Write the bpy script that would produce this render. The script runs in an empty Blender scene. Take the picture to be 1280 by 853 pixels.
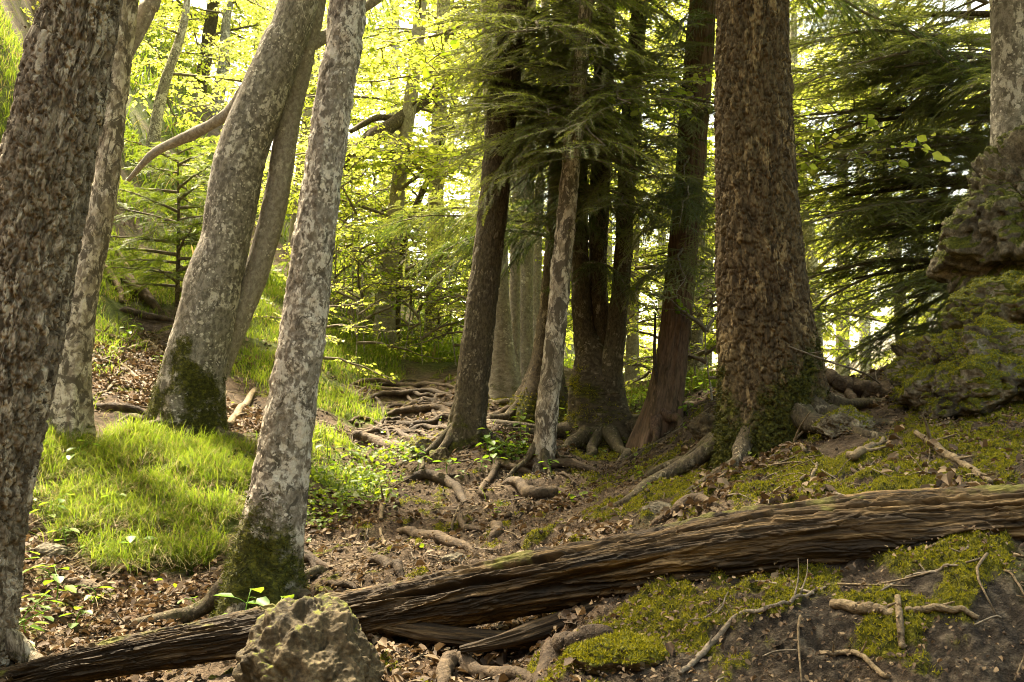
import bpy, bmesh, math, random
import numpy as np
from mathutils import Vector, Matrix, Euler
random.seed(7)
RNG = np.random.default_rng(7)
R = math.radians
sc = bpy.context.scene
COL = sc.collection

# ------------------------------------------------------------------ camera, sky, sun, exposure
CAM_Z, PITCH, FPX = 1.0, R(4.0), 1244.0
cam_d = bpy.data.cameras.new('camera')
cam_d.lens = 35.0; cam_d.sensor_width = 36.0
cam_d.clip_start = 0.05; cam_d.clip_end = 1000.0
cam_d.dof.use_dof = False; cam_d.dof.focus_distance = 5.2; cam_d.dof.aperture_fstop = 11
cam = bpy.data.objects.new('camera', cam_d); COL.objects.link(cam)
cam.location = (0, 0, CAM_Z); cam.rotation_euler = (R(90) + PITCH, 0, 0)
sc.camera = cam

SUN_EL, SUN_AZ = R(60), R(-35)        # azimuth measured from +Y (view direction) towards +X
w = bpy.data.worlds.new('World'); sc.world = w; w.use_nodes = True
wn = w.node_tree
bg = wn.nodes['Background']
sky = wn.nodes.new('ShaderNodeTexSky'); sky.sky_type = 'NISHITA'; sky.sun_disc = False
sky.sun_elevation = SUN_EL; sky.sun_rotation = SUN_AZ
sky.air_density = 1.0; sky.dust_density = 4.0; sky.ozone_density = 0.6
tint = wn.nodes.new('ShaderNodeMix'); tint.data_type = 'RGBA'; tint.blend_type = 'MULTIPLY'
tint.inputs[0].default_value = 1.0
tint.inputs[7].default_value = (1.0, 0.86, 0.60, 1)          # warm, hazy white overcast
wn.links.new(sky.outputs[0], tint.inputs[6]); wn.links.new(tint.outputs[2], bg.inputs[0])
bg.inputs[1].default_value = 0.15

sun_d = bpy.data.lights.new('sun', 'SUN'); sun_d.energy = 3.6; sun_d.angle = R(6.0)
sun_d.color = (1.0, 0.88, 0.66)
sun = bpy.data.objects.new('sun', sun_d); COL.objects.link(sun)
sdir = Vector((math.sin(SUN_AZ) * math.cos(SUN_EL), math.cos(SUN_AZ) * math.cos(SUN_EL), math.sin(SUN_EL)))
sun.rotation_euler = sdir.to_track_quat('Z', 'Y').to_euler()
sun.location = (0, 0, 30)

vs = sc.view_settings
vs.view_transform = 'Standard'; vs.look = 'None'; vs.gamma = 1.0; vs.use_curve_mapping = False
vs.exposure = 3.15
cy = sc.cycles
cy.use_denoising = True; cy.filter_width = 1.0
cy.max_bounces = 9; cy.diffuse_bounces = 8; cy.glossy_bounces = 2; cy.transmission_bounces = 4
cy.transparent_max_bounces = 4; cy.caustics_reflective = False; cy.caustics_refractive = False

# ------------------------------------------------------------------ pixel -> world
CP, SP = math.cos(PITCH), math.sin(PITCH)
def ray(px, py):
    a = (px - 640.0) / FPX; b = (426.5 - py) / FPX
    return np.array([a, CP - b * SP, SP + b * CP])
def P(px, py, Y):
    d = ray(px, py); d = d * (Y / d[1])
    return np.array([d[0], d[1], d[2] + CAM_Z])

# ------------------------------------------------------------------ numpy noise
def _h(ix, iy, iz, s):
    h = (ix.astype(np.int64) * 374761393 + iy.astype(np.int64) * 668265263 + iz.astype(np.int64) * 2147483647 + s * 974634777) & 0xFFFFFFFF
    h = ((h ^ (h >> 13)) * 1274126177) & 0xFFFFFFFF
    h = ((h ^ (h >> 16)) * 2246822519) & 0xFFFFFFFF
    return h ^ (h >> 15)
def pn(p, s=0):
    p = np.asarray(p, dtype=np.float64)
    i = np.floor(p).astype(np.int64); f = p - i
    u = f * f * f * (f * (f * 6 - 15) + 10)
    out = np.zeros(len(p))
    for dx in (0, 1):
        wx = u[:, 0] if dx else 1 - u[:, 0]
        for dy in (0, 1):
            wy = u[:, 1] if dy else 1 - u[:, 1]
            for dz in (0, 1):
                wz = u[:, 2] if dz else 1 - u[:, 2]
                h = _h(i[:, 0] + dx, i[:, 1] + dy, i[:, 2] + dz, s)
                gx = (h & 1023) / 511.5 - 1; gy = ((h >> 10) & 1023) / 511.5 - 1; gz = ((h >> 20) & 1023) / 511.5 - 1
                out += wx * wy * wz * (gx * (f[:, 0] - dx) + gy * (f[:, 1] - dy) + gz * (f[:, 2] - dz))
    return out * 1.4
def fbm(p, o=4, s=0, g=0.5, l=2.03):
    p = np.asarray(p, dtype=np.float64); a = 1.0; t = 0.0; n = 0.0
    for k in range(o):
        t = t + a * pn(p, s + k * 17); n += a; a *= g; p = p * l + 3.7
    return t / n * 1.5
def ridged(p, o=4, s=0, g=0.5):
    p = np.asarray(p, dtype=np.float64); a = 1.0; t = 0.0; n = 0.0
    for k in range(o):
        t = t + a * (1 - np.abs(pn(p, s + k * 13)) * 2); n += a; a *= g; p = p * 2.1 + 1.3
    return t / n
def xyz(x, y, z=0):
    x = np.asarray(x, float)
    return np.stack([x, np.asarray(y, float) + 0 * x, np.asarray(z, float) + 0 * x], 1)
def vor(u, v, nu, s=0):
    """2D voronoi, periodic over nu cells in u. returns F1, F2, cell random"""
    iu = np.floor(u).astype(np.int64); iv = np.floor(v).astype(np.int64)
    f1 = np.full(len(u), 9.0); f2 = np.full(len(u), 9.0); cid = np.zeros(len(u)); tl = np.zeros(len(u))
    for a in (-1, 0, 1):
        for b in (-1, 0, 1):
            cu = iu + a; cv = iv + b
            h = _h(np.mod(cu, nu), cv, cv * 0 + 5, s)
            x = cu + (h & 4095) / 4095.0; y = cv + ((h >> 12) & 4095) / 4095.0
            d = np.hypot(x - u, y - v)
            m = d < f1
            f2 = np.where(m, f1, np.minimum(f2, d)); f1 = np.where(m, d, f1)
            tl = np.where(m, (x - u) * (((h >> 5) & 63) / 31.5 - 1) + (y - v) * (((h >> 17) & 63) / 31.5 - .6), tl)
            cid = np.where(m, ((h >> 24) & 255) / 255.0, cid)
    return f1, f2, cid, tl
def sm(a, b, x):
    t = np.clip((x - a) / (b - a), 0, 1); return t * t * (3 - 2 * t)

# ------------------------------------------------------------------ mesh helpers
def mk(name, V, faces, mats=(), midx=None, attrs=None, smooth=True):
    """faces: list of int arrays (n,3) or (n,4)"""
    me = bpy.data.meshes.new(name)
    V = np.asarray(V, dtype=np.float32); faces = [np.asarray(f, dtype=np.int32) for f in faces if len(f)]
    me.vertices.add(len(V)); me.vertices.foreach_set('co', V.ravel())
    nl = sum(f.size for f in faces); npol = sum(len(f) for f in faces)
    me.loops.add(nl); me.polygons.add(npol)
    me.loops.foreach_set('vertex_index', np.concatenate([f.ravel() for f in faces]))
    st = []; o = 0
    for f in faces:
        k = f.shape[1]; st.append(o + np.arange(len(f)) * k); o += f.size
    me.polygons.foreach_set('loop_start', np.concatenate(st).astype(np.int32))
    for m in mats: me.materials.append(m)
    if midx is not None: me.polygons.foreach_set('material_index', np.asarray(midx, dtype=np.int32))
    me.polygons.foreach_set('use_smooth', np.full(npol, bool(smooth)))
    for k, a in (attrs or {}).items():
        a = np.asarray(a, dtype=np.float32)
        if a.ndim == 2:
            at = me.attributes.new(k, 'FLOAT_VECTOR', 'POINT'); at.data.foreach_set('vector', a.ravel())
        else:
            at = me.attributes.new(k, 'FLOAT', 'POINT'); at.data.foreach_set('value', a)
    me.update(calc_edges=True)
    return me
def link(name, me, parent=None, label=None, cat=None, group=None, kind=None):
    o = bpy.data.objects.new(name, me); COL.objects.link(o)
    if parent is not None: o.parent = parent
    if label: o['label'] = label
    if cat: o['category'] = cat
    if group: o['group'] = group
    if kind: o['kind'] = kind
    return o
def thing(name, loc, label, cat, group=None):
    o = link(name, None, None, label, cat, group); o.location = tuple(float(a) for a in loc); return o

class Acc:
    """collects vertices and faces with material index"""
    def __init__(s): s.V = []; s.F3 = []; s.F4 = []; s.M3 = []; s.M4 = []; s.n = 0
    def add(s, V, f3=None, f4=None, m=0):
        V = np.asarray(V, float)
        if f3 is not None and len(f3): s.F3.append(np.asarray(f3) + s.n); s.M3.append(np.full(len(f3), m))
        if f4 is not None and len(f4): s.F4.append(np.asarray(f4) + s.n); s.M4.append(np.full(len(f4), m))
        s.V.append(V); s.n += len(V)
    def mesh(s, name, mats, smooth=True):
        V = np.concatenate(s.V); fs = []; ms = []
        if s.F3: fs.append(np.concatenate(s.F3)); ms.append(np.concatenate(s.M3))
        if s.F4: fs.append(np.concatenate(s.F4)); ms.append(np.concatenate(s.M4))
        return mk(name, V, fs, mats, np.concatenate(ms), None, smooth)

def nrm(a): return a / np.maximum(np.linalg.norm(a, axis=-1, keepdims=True), 1e-9)
def catmull(pts, n):
    pts = np.asarray(pts, float)
    if len(pts) == 2: pts = np.array([pts[0], (pts[0] + pts[1]) / 2, pts[1]])
    p = np.vstack([2 * pts[0] - pts[1], pts, 2 * pts[-1] - pts[-2]])
    t = np.linspace(0, len(pts) - 1, n); i = np.minimum(t.astype(int), len(pts) - 2); f = (t - i)[:, None]
    a, b, c, d = p[i], p[i + 1], p[i + 2], p[i + 3]
    return 0.5 * (2 * b + (c - a) * f + (2 * a - 5 * b + 4 * c - d) * f ** 2 + (3 * b - a - 3 * c + d) * f ** 3)
def frames(C):
    T = nrm(np.gradient(C, axis=0))
    ref = np.array([0, 0, 1.0]) if abs(T[:, 2]).mean() < 0.8 else np.array([0, 1.0, 0])
    U = np.zeros_like(C); u = nrm(ref - T[0] * (ref @ T[0]))
    for i in range(len(C)):
        u = nrm(u - T[i] * (u @ T[i])); U[i] = u
    return T, U, np.cross(T, U)
def grid_faces(nr, ns, close=True):
    i = np.arange(nr - 1)[:, None] * ns; j = np.arange(ns if close else ns - 1)[None, :]; k = (j + 1) % ns
    return np.stack([i + j, i + k, i + ns + k, i + ns + j], -1).reshape(-1, 4)
def tube(pts, rad, k=6, n=None, wob=0.0, seed=0):
    n = n or max(4, 2 * len(pts)); C = catmull(pts, n)
    rr = np.interp(np.linspace(0, 1, n), np.linspace(0, 1, len(rad)), rad)
    T, U, W = frames(C)
    th = np.linspace(0, 2 * math.pi, k, endpoint=False)
    r = rr[:, None] * np.ones(k)[None]
    if wob:
        q = np.stack(np.broadcast_arrays(np.cos(th)[None] * 1.5, np.sin(th)[None] * 1.5, np.arange(n)[:, None] * 0.16), -1).reshape(-1, 3)
        r = r * (1 + wob * fbm(q, 2, seed).reshape(n, k))
    V = C[:, None] + r[..., None] * (np.cos(th)[None, :, None] * U[:, None] + np.sin(th)[None, :, None] * W[:, None])
    V = V.reshape(-1, 3); F = grid_faces(n, k)
    V = np.vstack([V, C[0] - T[0] * rr[0] * 0.4, C[-1] + T[-1] * rr[-1] * 0.4])
    a = len(V) - 2; j = np.arange(k); jj = (j + 1) % k
    f3 = np.vstack([np.stack([jj, j, np.full(k, a)], 1), np.stack([(n - 1) * k + j, (n - 1) * k + jj, np.full(k, a + 1)], 1)])
    return V, f3, F
def leaves(pos, d, nor, size, wid=0.34, fold=0.18):
    """each leaf 6 verts, 2 quads"""
    n = len(pos); d = nrm(d); side = nrm(np.cross(nor, d)); nor = np.cross(d, side)
    L = np.asarray(size)[:, None] * np.ones((n, 1)); w_ = L * wid; f = L * fold * wid
    droop = -nor * L * 0.12
    v = np.stack([pos, pos + d * L * .32 - side * w_ + nor * f, pos + d * L * .72 - side * w_ * .72 + nor * f + droop * .5,
                  pos + d * L + droop, pos + d * L * .72 + side * w_ * .72 + nor * f + droop * .5, pos + d * L * .32 + side * w_ + nor * f], 1).reshape(-1, 3)
    b = np.arange(n)[:, None] * 6
    q = np.concatenate([b + np.array([[0, 1, 2, 3]]), b + np.array([[0, 3, 4, 5]])])
    return v, q

# ------------------------------------------------------------------ material DSL
class NT:
    def __init__(s, name):
        s.m = bpy.data.materials.new(name); s.m.use_nodes = True; s.t = s.m.node_tree; s.t.nodes.clear()
        s.out = s.t.nodes.new('ShaderNodeOutputMaterial')
    def N(s, typ, ins=None, **props):
        n = s.t.nodes.new('ShaderNode' + typ)
        for k, v in props.items(): setattr(n, k, v)
        for k, v in (ins or {}).items(): s.put(n.inputs[k], v)
        return n
    def put(s, sock, v):
        if isinstance(v, bpy.types.NodeSocket): s.t.links.new(v, sock)
        elif isinstance(v, (tuple, list)) and len(v) == 3 and sock.type == 'RGBA': sock.default_value = (*v, 1)
        else: sock.default_value = v
    def attr(s, name, fac=True): return s.N('Attribute', attribute_name=name).outputs['Fac' if fac else 'Vector']
    def obj(s): return s.N('TexCoord').outputs['Object']
    def pos(s): return s.N('NewGeometry').outputs['Position']
    def island(s): return s.N('NewGeometry').outputs['Random Per Island']
    def objrand(s): return s.N('ObjectInfo').outputs['Random']
    def mapv(s, v, scale): return s.N('Mapping', {'Vector': v, 'Scale': scale}).outputs[0]
    def noise(s, v, scale, det=4, rough=.55, dist=0.0): return s.N('TexNoise', {'Vector': v, 'Scale': scale, 'Detail': det, 'Roughness': rough, 'Distortion': dist}).outputs['Fac']
    def vor(s, v, scale, feature='F1'): return s.N('TexVoronoi', {'Vector': v, 'Scale': scale}, feature=feature).outputs['Distance']
    def ramp(s, f, stops):
        n = s.N('ValToRGB', {'Fac': f}); e = n.color_ramp.elements
        while len(e) < len(stops): e.new(0.5)
        for x, (p, c) in zip(e, stops): x.position = p; x.color = (*c, 1) if len(c) == 3 else c
        return n.outputs['Color']
    def step(s, f, a, b, lo=0.0, hi=1.0): return s.N('MapRange', {'Value': f, 'From Min': a, 'From Max': b, 'To Min': lo, 'To Max': hi}, interpolation_type='SMOOTHSTEP').outputs[0]
    def mix(s, f, a, b, blend='MIX'):
        n = s.N('Mix', data_type='RGBA', blend_type=blend); s.put(n.inputs[0], f); s.put(n.inputs[6], a); s.put(n.inputs[7], b); return n.outputs[2]
    def op(s, o, a, b=0.0):
        n = s.N('Math', operation=o); s.put(n.inputs[0], a); s.put(n.inputs[1], b); return n.outputs[0]
    def bump(s, h, st, dist, nrm_=None):
        ins = {'Height': h, 'Strength': st, 'Distance': dist}
        if nrm_ is not None: ins['Normal'] = nrm_
        return s.N('Bump', ins).outputs[0]
    def pbsdf(s, col, rough=.8, nor=None, spec=.3):
        n = s.N('BsdfPrincipled', {'Base Color': col, 'Roughness': rough, 'Specular IOR Level': spec})
        if nor is not None: s.put(n.inputs['Normal'], nor)
        s.t.links.new(n.outputs[0], s.out.inputs['Surface']); return s.m
    def leafbsdf(s, col, tcol, rough=.5, tr=.5, spec=.35):
        a = s.N('BsdfPrincipled', {'Base Color': col, 'Roughness': rough, 'Specular IOR Level': spec})
        b = s.N('BsdfTranslucent', {'Color': tcol})
        m = s.N('MixShader', {0: tr}); s.t.links.new(a.outputs[0], m.inputs[1]); s.t.links.new(b.outputs[0], m.inputs[2])
        s.t.links.new(m.outputs[0], s.out.inputs['Surface']); return s.m

def mat_bark(name, dark, mid, pale, pale_at=.6, dark_at=.36, patch=9.0, zs=.45, moss=True, bumpd=.006, spots=0.0, scar=0.0):
    t = NT(name); lc = t.attr('lc', False)
    st = t.mapv(lc, (1, 1, zs))
    n1 = t.noise(st, patch, 6, .66, .5); n2 = t.noise(st, patch * 4.5, 5, .65, .4); n3 = t.noise(lc, 2.0, 3); n4 = t.noise(st, 170, 3, .6)
    c = t.mix(t.step(n2, .38, .60), dark, mid)
    mx = t.op('ADD', t.op('MULTIPLY', n1, .62), t.op('MULTIPLY', n2, .38))
    c = t.mix(t.step(mx, pale_at - .025, pale_at + .035), c, pale)
    c = t.mix(t.op('MULTIPLY', t.step(t.noise(st, patch * 1.7, 6, .72, .8), dark_at + .025, dark_at - .03), .9), c, tuple(a * .35 for a in dark))
    if spots:
        wv = t.N('VectorMath', {0: lc, 1: t.N('VectorMath', {0: t.N('TexNoise', {'Vector': lc, 'Scale': 30.0, 'Detail': 3.0}).outputs['Color'], 'Scale': .03}, operation='SCALE').outputs[0]}, operation='ADD').outputs[0]
        for sc_, th in ((17, .26), (42, .28)):
            sp = t.op('MULTIPLY', t.step(t.vor(wv, sc_), th, th - .07), t.step(t.noise(lc, 5.0, 3), .62 - .2 * spots, .70 - .2 * spots))
            c = t.mix(t.op('MULTIPLY', sp, .85), c, tuple(min(.75, x * 1.25) for x in pale))
    if scar:
        sv = t.noise(t.mapv(lc, (1, 1, 3.2)), 10, 5, .7, .6)
        c = t.mix(t.op('MULTIPLY', t.step(sv, .63, .70), scar), c, tuple(a * .3 for a in dark))
    c = t.mix(t.step(n3, .3, .75, .0, .35), c, t.mix(.5, c, (.16, .14, .06)))
    c = t.mix(t.step(n4, .3, .75, 0, .55), c, t.mix(.6, c, tuple(a * .4 for a in dark)))
    if moss:
        ms = t.attr('moss')
        mm = t.step(t.op('ADD', ms, t.op('MULTIPLY', t.op('SUBTRACT', t.noise(lc, 16, 6, .75), .5), 1.9)), .36, .78)
        mc = t.ramp(t.noise(lc, 50, 4, .7), [(.3, (.012, .013, .003)), (.5, (.045, .046, .007)), (.72, (.14, .135, .015))])
        c = t.mix(mm, c, mc)
    hh = t.op('ADD', t.op('MULTIPLY', n2, .8), t.op('ADD', t.op('MULTIPLY', n4, .4), t.op('MULTIPLY', n1, .5)))
    return t.pbsdf(c, .85, t.bump(hh, 1.0, bumpd), .2)

M = {}
M['bark_plate'] = mat_bark('platy_brown_bark', (.058, .044, .030), (.24, .195, .14), (.44, .385, .29), .55, .38, 13, .35, bumpd=.010)
M['bark_gold'] = mat_bark('flaky_golden_bark', (.040, .027, .014), (.120, .084, .042), (.26, .19, .095), .56, .38, 10, .32, bumpd=.010)
M['bark_beech'] = mat_bark('grey_beech_bark', (.12, .106, .086), (.285, .258, .212), (.55, .51, .43), .56, .36, 8, .7, bumpd=.006, spots=.85, scar=.7)
M['bark_white'] = mat_bark('pale_lichen_bark', (.15, .125, .095), (.31, .275, .22), (.60, .55, .45), .52, .42, 12, .7, bumpd=.008, spots=.7, scar=.75)
M['bark_blotch'] = mat_bark('blotched_pale_bark', (.20, .16, .115), (.42, .36, .27), (.62, .55, .43), .52, .485, 9, .5, bumpd=.008, scar=.9)
M['bark_grey'] = mat_bark('plain_grey_bark', (.20, .175, .14), (.34, .305, .25), (.50, .46, .38), .60, .33, 9, .8, bumpd=.004, spots=.4, scar=.4)
M['bark_dark'] = mat_bark('dark_mossy_bark', (.040, .031, .020), (.10, .078, .048), (.24, .20, .135), .575, .36, 14, .5, bumpd=.009, spots=.3)
M['bark_red'] = mat_bark('reddish_yew_bark', (.060, .036, .024), (.14, .085, .055), (.25, .165, .11), .6, .36, 14, .16, bumpd=.010)
def mat_root(name, a, b, c_):
    t = NT(name); v = t.obj(); n = t.noise(v, 14, 5, .6); n2 = t.noise(v, 70, 4, .65)
    c = t.ramp(n, [(.28, a), (.5, b), (.74, c_)]); c = t.mix(t.step(n2, .35, .7, 0, .55), c, tuple(x * .45 for x in a))
    return t.pbsdf(c, .75, t.bump(t.op('ADD', n2, n), .9, .012), .2)
M['root'] = mat_root('worn_root_wood', (.036, .024, .014), (.090, .062, .036), (.175, .125, .074))
M['root_dark'] = mat_root('damp_root_wood', (.020, .013, .008), (.055, .037, .022), (.12, .084, .05))
M['stick'] = mat_root('dead_stick_wood', (.075, .055, .031), (.175, .13, .074), (.29, .225, .13))
M['twig'] = mat_root('branch_wood', (.09, .072, .05), (.19, .155, .11), (.30, .25, .18))
def mat_leaf(name, c0, c1, c2, t0, t1, tr=.5, rough=.5, spec=.25):
    t = NT(name); i = t.island(); o = t.objrand()
    c = t.ramp(i, [(0, c0), (.5, c1), (1, c2)]); tc = t.mix(i, t0, t1)
    k = t.step(o, 0, 1, .72, 1.25); c = t.mix(1, c, t.N('CombineColor', {0: k, 1: k, 2: k}).outputs[0], 'MULTIPLY')
    return t.leafbsdf(c, tc, rough, tr, spec)
M['leaf'] = mat_leaf('spring_beech_leaf', (.14, .20, .014), (.22, .28, .034), (.33, .35, .06), (.40, .52, .04), (.72, .72, .12), .58)
M['leaf_mid'] = mat_leaf('mid_green_leaf', (.06, .11, .012), (.10, .16, .014), (.16, .20, .018), (.2, .32, .012), (.36, .44, .02), .45)
M['needle'] = mat_leaf('yew_needles', (.105, .125, .038), (.17, .19, .062), (.25, .265, .095), (.17, .21, .03), (.29, .33, .05), .4, .6, .12)
M['needle_dark'] = mat_leaf('dark_yew_needles', (.045, .072, .022), (.075, .11, .036), (.12, .155, .055), (.07, .12, .015), (.14, .20, .025), .35, .6, .12)
M['needle_light'] = mat_leaf('young_fir_needles', (.045, .085, .010), (.085, .13, .013), (.13, .17, .016), (.14, .22, .012), (.24, .30, .02), .4, .45)
M['grass'] = mat_leaf('fresh_grass', (.042, .080, .008), (.080, .128, .012), (.155, .185, .020), (.14, .24, .010), (.30, .36, .03), .45, .5)
M['straw'] = mat_leaf('dry_grass', (.22, .17, .07), (.34, .27, .12), (.44, .37, .19), (.30, .22, .08), (.42, .33, .14), .3, .6)
M['litter'] = mat_leaf('dead_leaf', (.035, .021, .011), (.095, .060, .032), (.24, .175, .10), (.07, .04, .015), (.18, .11, .05), .18, .7)
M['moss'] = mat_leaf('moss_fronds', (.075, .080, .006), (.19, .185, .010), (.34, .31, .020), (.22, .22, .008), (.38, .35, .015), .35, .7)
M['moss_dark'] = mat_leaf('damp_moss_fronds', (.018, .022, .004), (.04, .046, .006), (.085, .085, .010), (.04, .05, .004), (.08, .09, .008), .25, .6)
M['herb'] = mat_leaf('seedling_leaf', (.06, .13, .014), (.11, .19, .018), (.18, .26, .025), (.18, .34, .015), (.34, .46, .03), .45, .45)

def mat_ground():
    t = NT('forest_floor'); p = t.pos()
    mo, gr, li, ru = t.attr('moss'), t.attr('grass'), t.attr('litter'), t.attr('rock')  # 'rock' holds the painted shade mask, not stone
    n1 = t.noise(p, 3.2, 6, .6); n2 = t.noise(p, 26, 6, .65); n3 = t.noise(p, 120, 4, .65); n0 = t.noise(p, .9, 3)
    c = t.ramp(t.op('ADD', t.op('MULTIPLY', n1, .5), t.op('MULTIPLY', n2, .5)), [(.36, (.026, .017, .010)), (.46, (.075, .051, .031)), (.55, (.145, .102, .064)), (.67, (.25, .185, .12))])
    c = t.mix(t.step(n3, .35, .7, 0, .55), c, (.05, .034, .02))
    c = t.mix(t.op('MULTIPLY', t.step(n3, .60, .68), t.step(n2, .45, .6)), c, (.36, .29, .20))
    lc = t.ramp(n2, [(.3, (.04, .024, .013)), (.5, (.11, .066, .035)), (.7, (.2, .13, .075))])
    c = t.mix(t.step(li, .2, .8), c, lc)
    shade_c = t.ramp(n2, [(.36, (.009, .007, .005)), (.52, (.036, .029, .020)), (.68, (.15, .125, .09))])  # dark soil colour that paints in shade on the foreground bank
    c = t.mix(t.op('MULTIPLY', ru, .9), c, shade_c)
    gc = t.ramp(n2, [(.3, (.03, .045, .008)), (.6, (.085, .11, .014)), (.8, (.13, .14, .02))])
    c = t.mix(t.step(gr, .15, .6), c, gc)
    mc = t.ramp(t.noise(p, 55, 5, .7), [(.36, (.020, .022, .003)), (.5, (.085, .085, .007)), (.66, (.21, .195, .014))])
    mm = t.step(t.op('ADD', mo, t.op('MULTIPLY', t.op('SUBTRACT', n2, .5), .9)), .35, .6)
    c = t.mix(mm, c, mc)
    hh = t.op('ADD', t.op('MULTIPLY', n2, 1.0), t.op('MULTIPLY', n3, .45))
    return t.pbsdf(c, .9, t.bump(t.op('ADD', hh, t.op('MULTIPLY', t.noise(p, 320, 2, .6), .22)), 1.0, .045), .18)
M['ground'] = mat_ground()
def mat_rock(name, a, b, c_, mossy=True):
    t = NT(name); v = t.obj(); n1 = t.noise(v, 5, 7, .65, .5); n2 = t.noise(v, 30, 5, .7); n3 = t.noise(v, 110, 3, .6)
    c = t.ramp(t.op('ADD', t.op('MULTIPLY', n1, .6), t.op('MULTIPLY', n2, .4)), [(.38, a), (.48, b), (.60, c_)])
    c = t.mix(t.step(n3, .4, .7, 0, .5), c, tuple(x * .6 for x in a))
    mc = t.ramp(t.noise(v, 60, 4, .7), [(.3, (.02, .024, .004)), (.52, (.07, .075, .008)), (.75, (.14, .14, .012))])
    mm = t.step(t.op('ADD', t.attr('moss'), t.op('MULTIPLY', t.op('SUBTRACT', n2, .5), 1.0)), .38, .6)
    c = t.mix(mm, c, mc)
    return t.pbsdf(c, .85, t.bump(t.op('ADD', t.op('MULTIPLY', n2, .8), t.op('ADD', n1, t.op('MULTIPLY', n3, .3))), .9, .008), .25)
M['rock'] = mat_rock('weathered_limestone', (.020, .015, .007), (.066, .048, .023), (.165, .125, .066))
M['rock_grey'] = mat_rock('grey_limestone', (.032, .026, .016), (.11, .092, .060), (.29, .25, .17))
def mat_log():
    t = NT('rotten_log_wood'); lc = t.attr('lc', False); h = t.attr('h')
    st = t.mapv(lc, (1, 1, .07)); st2 = t.mapv(lc, (1, 1, .16))
    n1 = t.noise(st, 16, 6, .65, .6); n2 = t.noise(st2, 60, 5, .65, .3); n3 = t.noise(lc, 7, 5, .6)
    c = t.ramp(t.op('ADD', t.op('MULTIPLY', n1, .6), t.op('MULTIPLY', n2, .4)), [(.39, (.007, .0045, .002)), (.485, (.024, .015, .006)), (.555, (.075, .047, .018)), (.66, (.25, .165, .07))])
    c = t.mix(t.step(n3, .42, .62, 0, .6), c, t.mix(.5, c, (.055, .034, .016)))
    mm = t.step(t.op('ADD', t.attr('moss'), t.op('MULTIPLY', t.op('SUBTRACT', n3, .5), 1.4)), .6, .8)
    c = t.mix(mm, c, (.10, .095, .016))
    return t.pbsdf(c, .8, t.bump(t.op('ADD', n1, t.op('MULTIPLY', n2, .7)), 1.0, .014), .25)
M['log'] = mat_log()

# ------------------------------------------------------------------ terrain
CTRL_PX = [
 (300,875,2.9),(100,900,3.15),(-60,905,3.15),(550,846,2.9),(470,846,2.9),(620,840,3.0),(700,846,2.6),(850,853,2.4),(1050,853,2.3),(1280,853,2.2),(1420,840,2.3),
 (760,775,2.8),(900,752,2.72),(1100,730,2.62),(1280,725,2.5),(1420,700,2.6),
 (1100,640,3.05),(1150,602,3.35),(1280,600,3.15),(1000,655,3.25),(850,690,3.5),(1150,545,4.1),(1280,535,4.0),(1060,545,4.4),(1000,600,3.9),(900,605,4.3),
 (970,562,5.0),(1080,492,5.6),(1130,450,6.1),(1200,500,5.0),(1290,440,5.4),(1400,420,5.4),(1025,520,5.1),
 (830,590,5.4),(760,622,5.0),(780,600,6.0),(850,642,4.3),(720,690,4.1),(745,660,4.5),
 (560,600,6.7),(650,600,6.6),(560,640,5.8),(560,690,4.8),(640,690,4.6),(560,722,4.2),(450,748,4.0),(400,740,4.25),(330,775,4.3),(200,790,4.2),(100,806,4.1),(20,822,3.75),(-80,815,3.7),
 (200,738,4.8),(100,700,5.0),(60,640,5.5),(180,650,5.45),(180,590,5.95),(180,540,6.5),(280,562,6.6),(310,620,5.8),(300,685,5.2),(390,665,5.5),(400,605,6.3),
 (450,572,7.4),(400,522,8.2),(500,562,7.8),(450,532,8.6),(500,512,9.2),(500,477,10.4),(430,492,9.8),(560,492,9.8),(420,452,10.6),(330,432,9.8),(350,382,11.5),
 (235,552,7.0),(100,522,6.8),(150,470,8.0),(130,430,8.8),(200,400,9.8),(200,372,10.5),(260,340,12.0),(100,300,10.5),(20,300,8.5),(20,100,9.5),(0,420,7.0),
 (300,250,16),(260,110,22),(480,432,12.5),(460,370,16),(550,442,14),(640,452,13),
 (580,558,7.3),(690,580,6.8),(755,558,8.1),(825,547,7.4),(700,530,8.6),(628,492,9.5),(880,510,7.0),(800,482,11),(860,468,10),(900,490,8.0)]
CTRL_W = [(2.8,8,.95),(4.2,12,.6),(6,18,.2),(9,30,-.6),(0.5,25,2.1),(2,40,2.4),(0,62,4),(-20,60,22),(20,60,0),(-28,20,17),(-13,10,7),(-9,4,3.4),(-6,0,1.2),(5,0,.4),
 (8,5,1.9),(12,10,.8),(25,25,-2),(0,0,-.2),(-2,1,-.25),(2,1,.05),(0,-8,-1),(-20,-8,2.5),(20,-8,-.6),(-60,60,38),(60,60,-3),(0,150,10),(-120,150,55),(120,150,2),(-3,40,5),(-8,30,8)]
CX = np.array([P(*c) for c in CTRL_PX] + [np.array(c, float) for c in CTRL_W])
def warp(x, y):
    yy = np.maximum(y, -1.2)
    return np.stack([3.2 * x / (0.28 * yy + 1.2), 4.0 * np.log(yy + 2.0)], -1)
def _k(d): return np.where(d > 1e-9, d * d * np.log(np.maximum(d, 1e-9)), 0)
_Q = warp(CX[:, 0], CX[:, 1]); _n = len(CX)
_A = np.zeros((_n + 3, _n + 3)); _A[:_n, :_n] = _k(np.linalg.norm(_Q[:, None] - _Q[None], axis=-1)) + 0.02 * np.eye(_n)
_A[:_n, _n] = 1; _A[:_n, _n + 1:] = _Q; _A[_n:, :_n] = _A[:_n, _n:].T
_W = np.linalg.solve(_A, np.concatenate([CX[:, 2], np.zeros(3)]))
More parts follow.
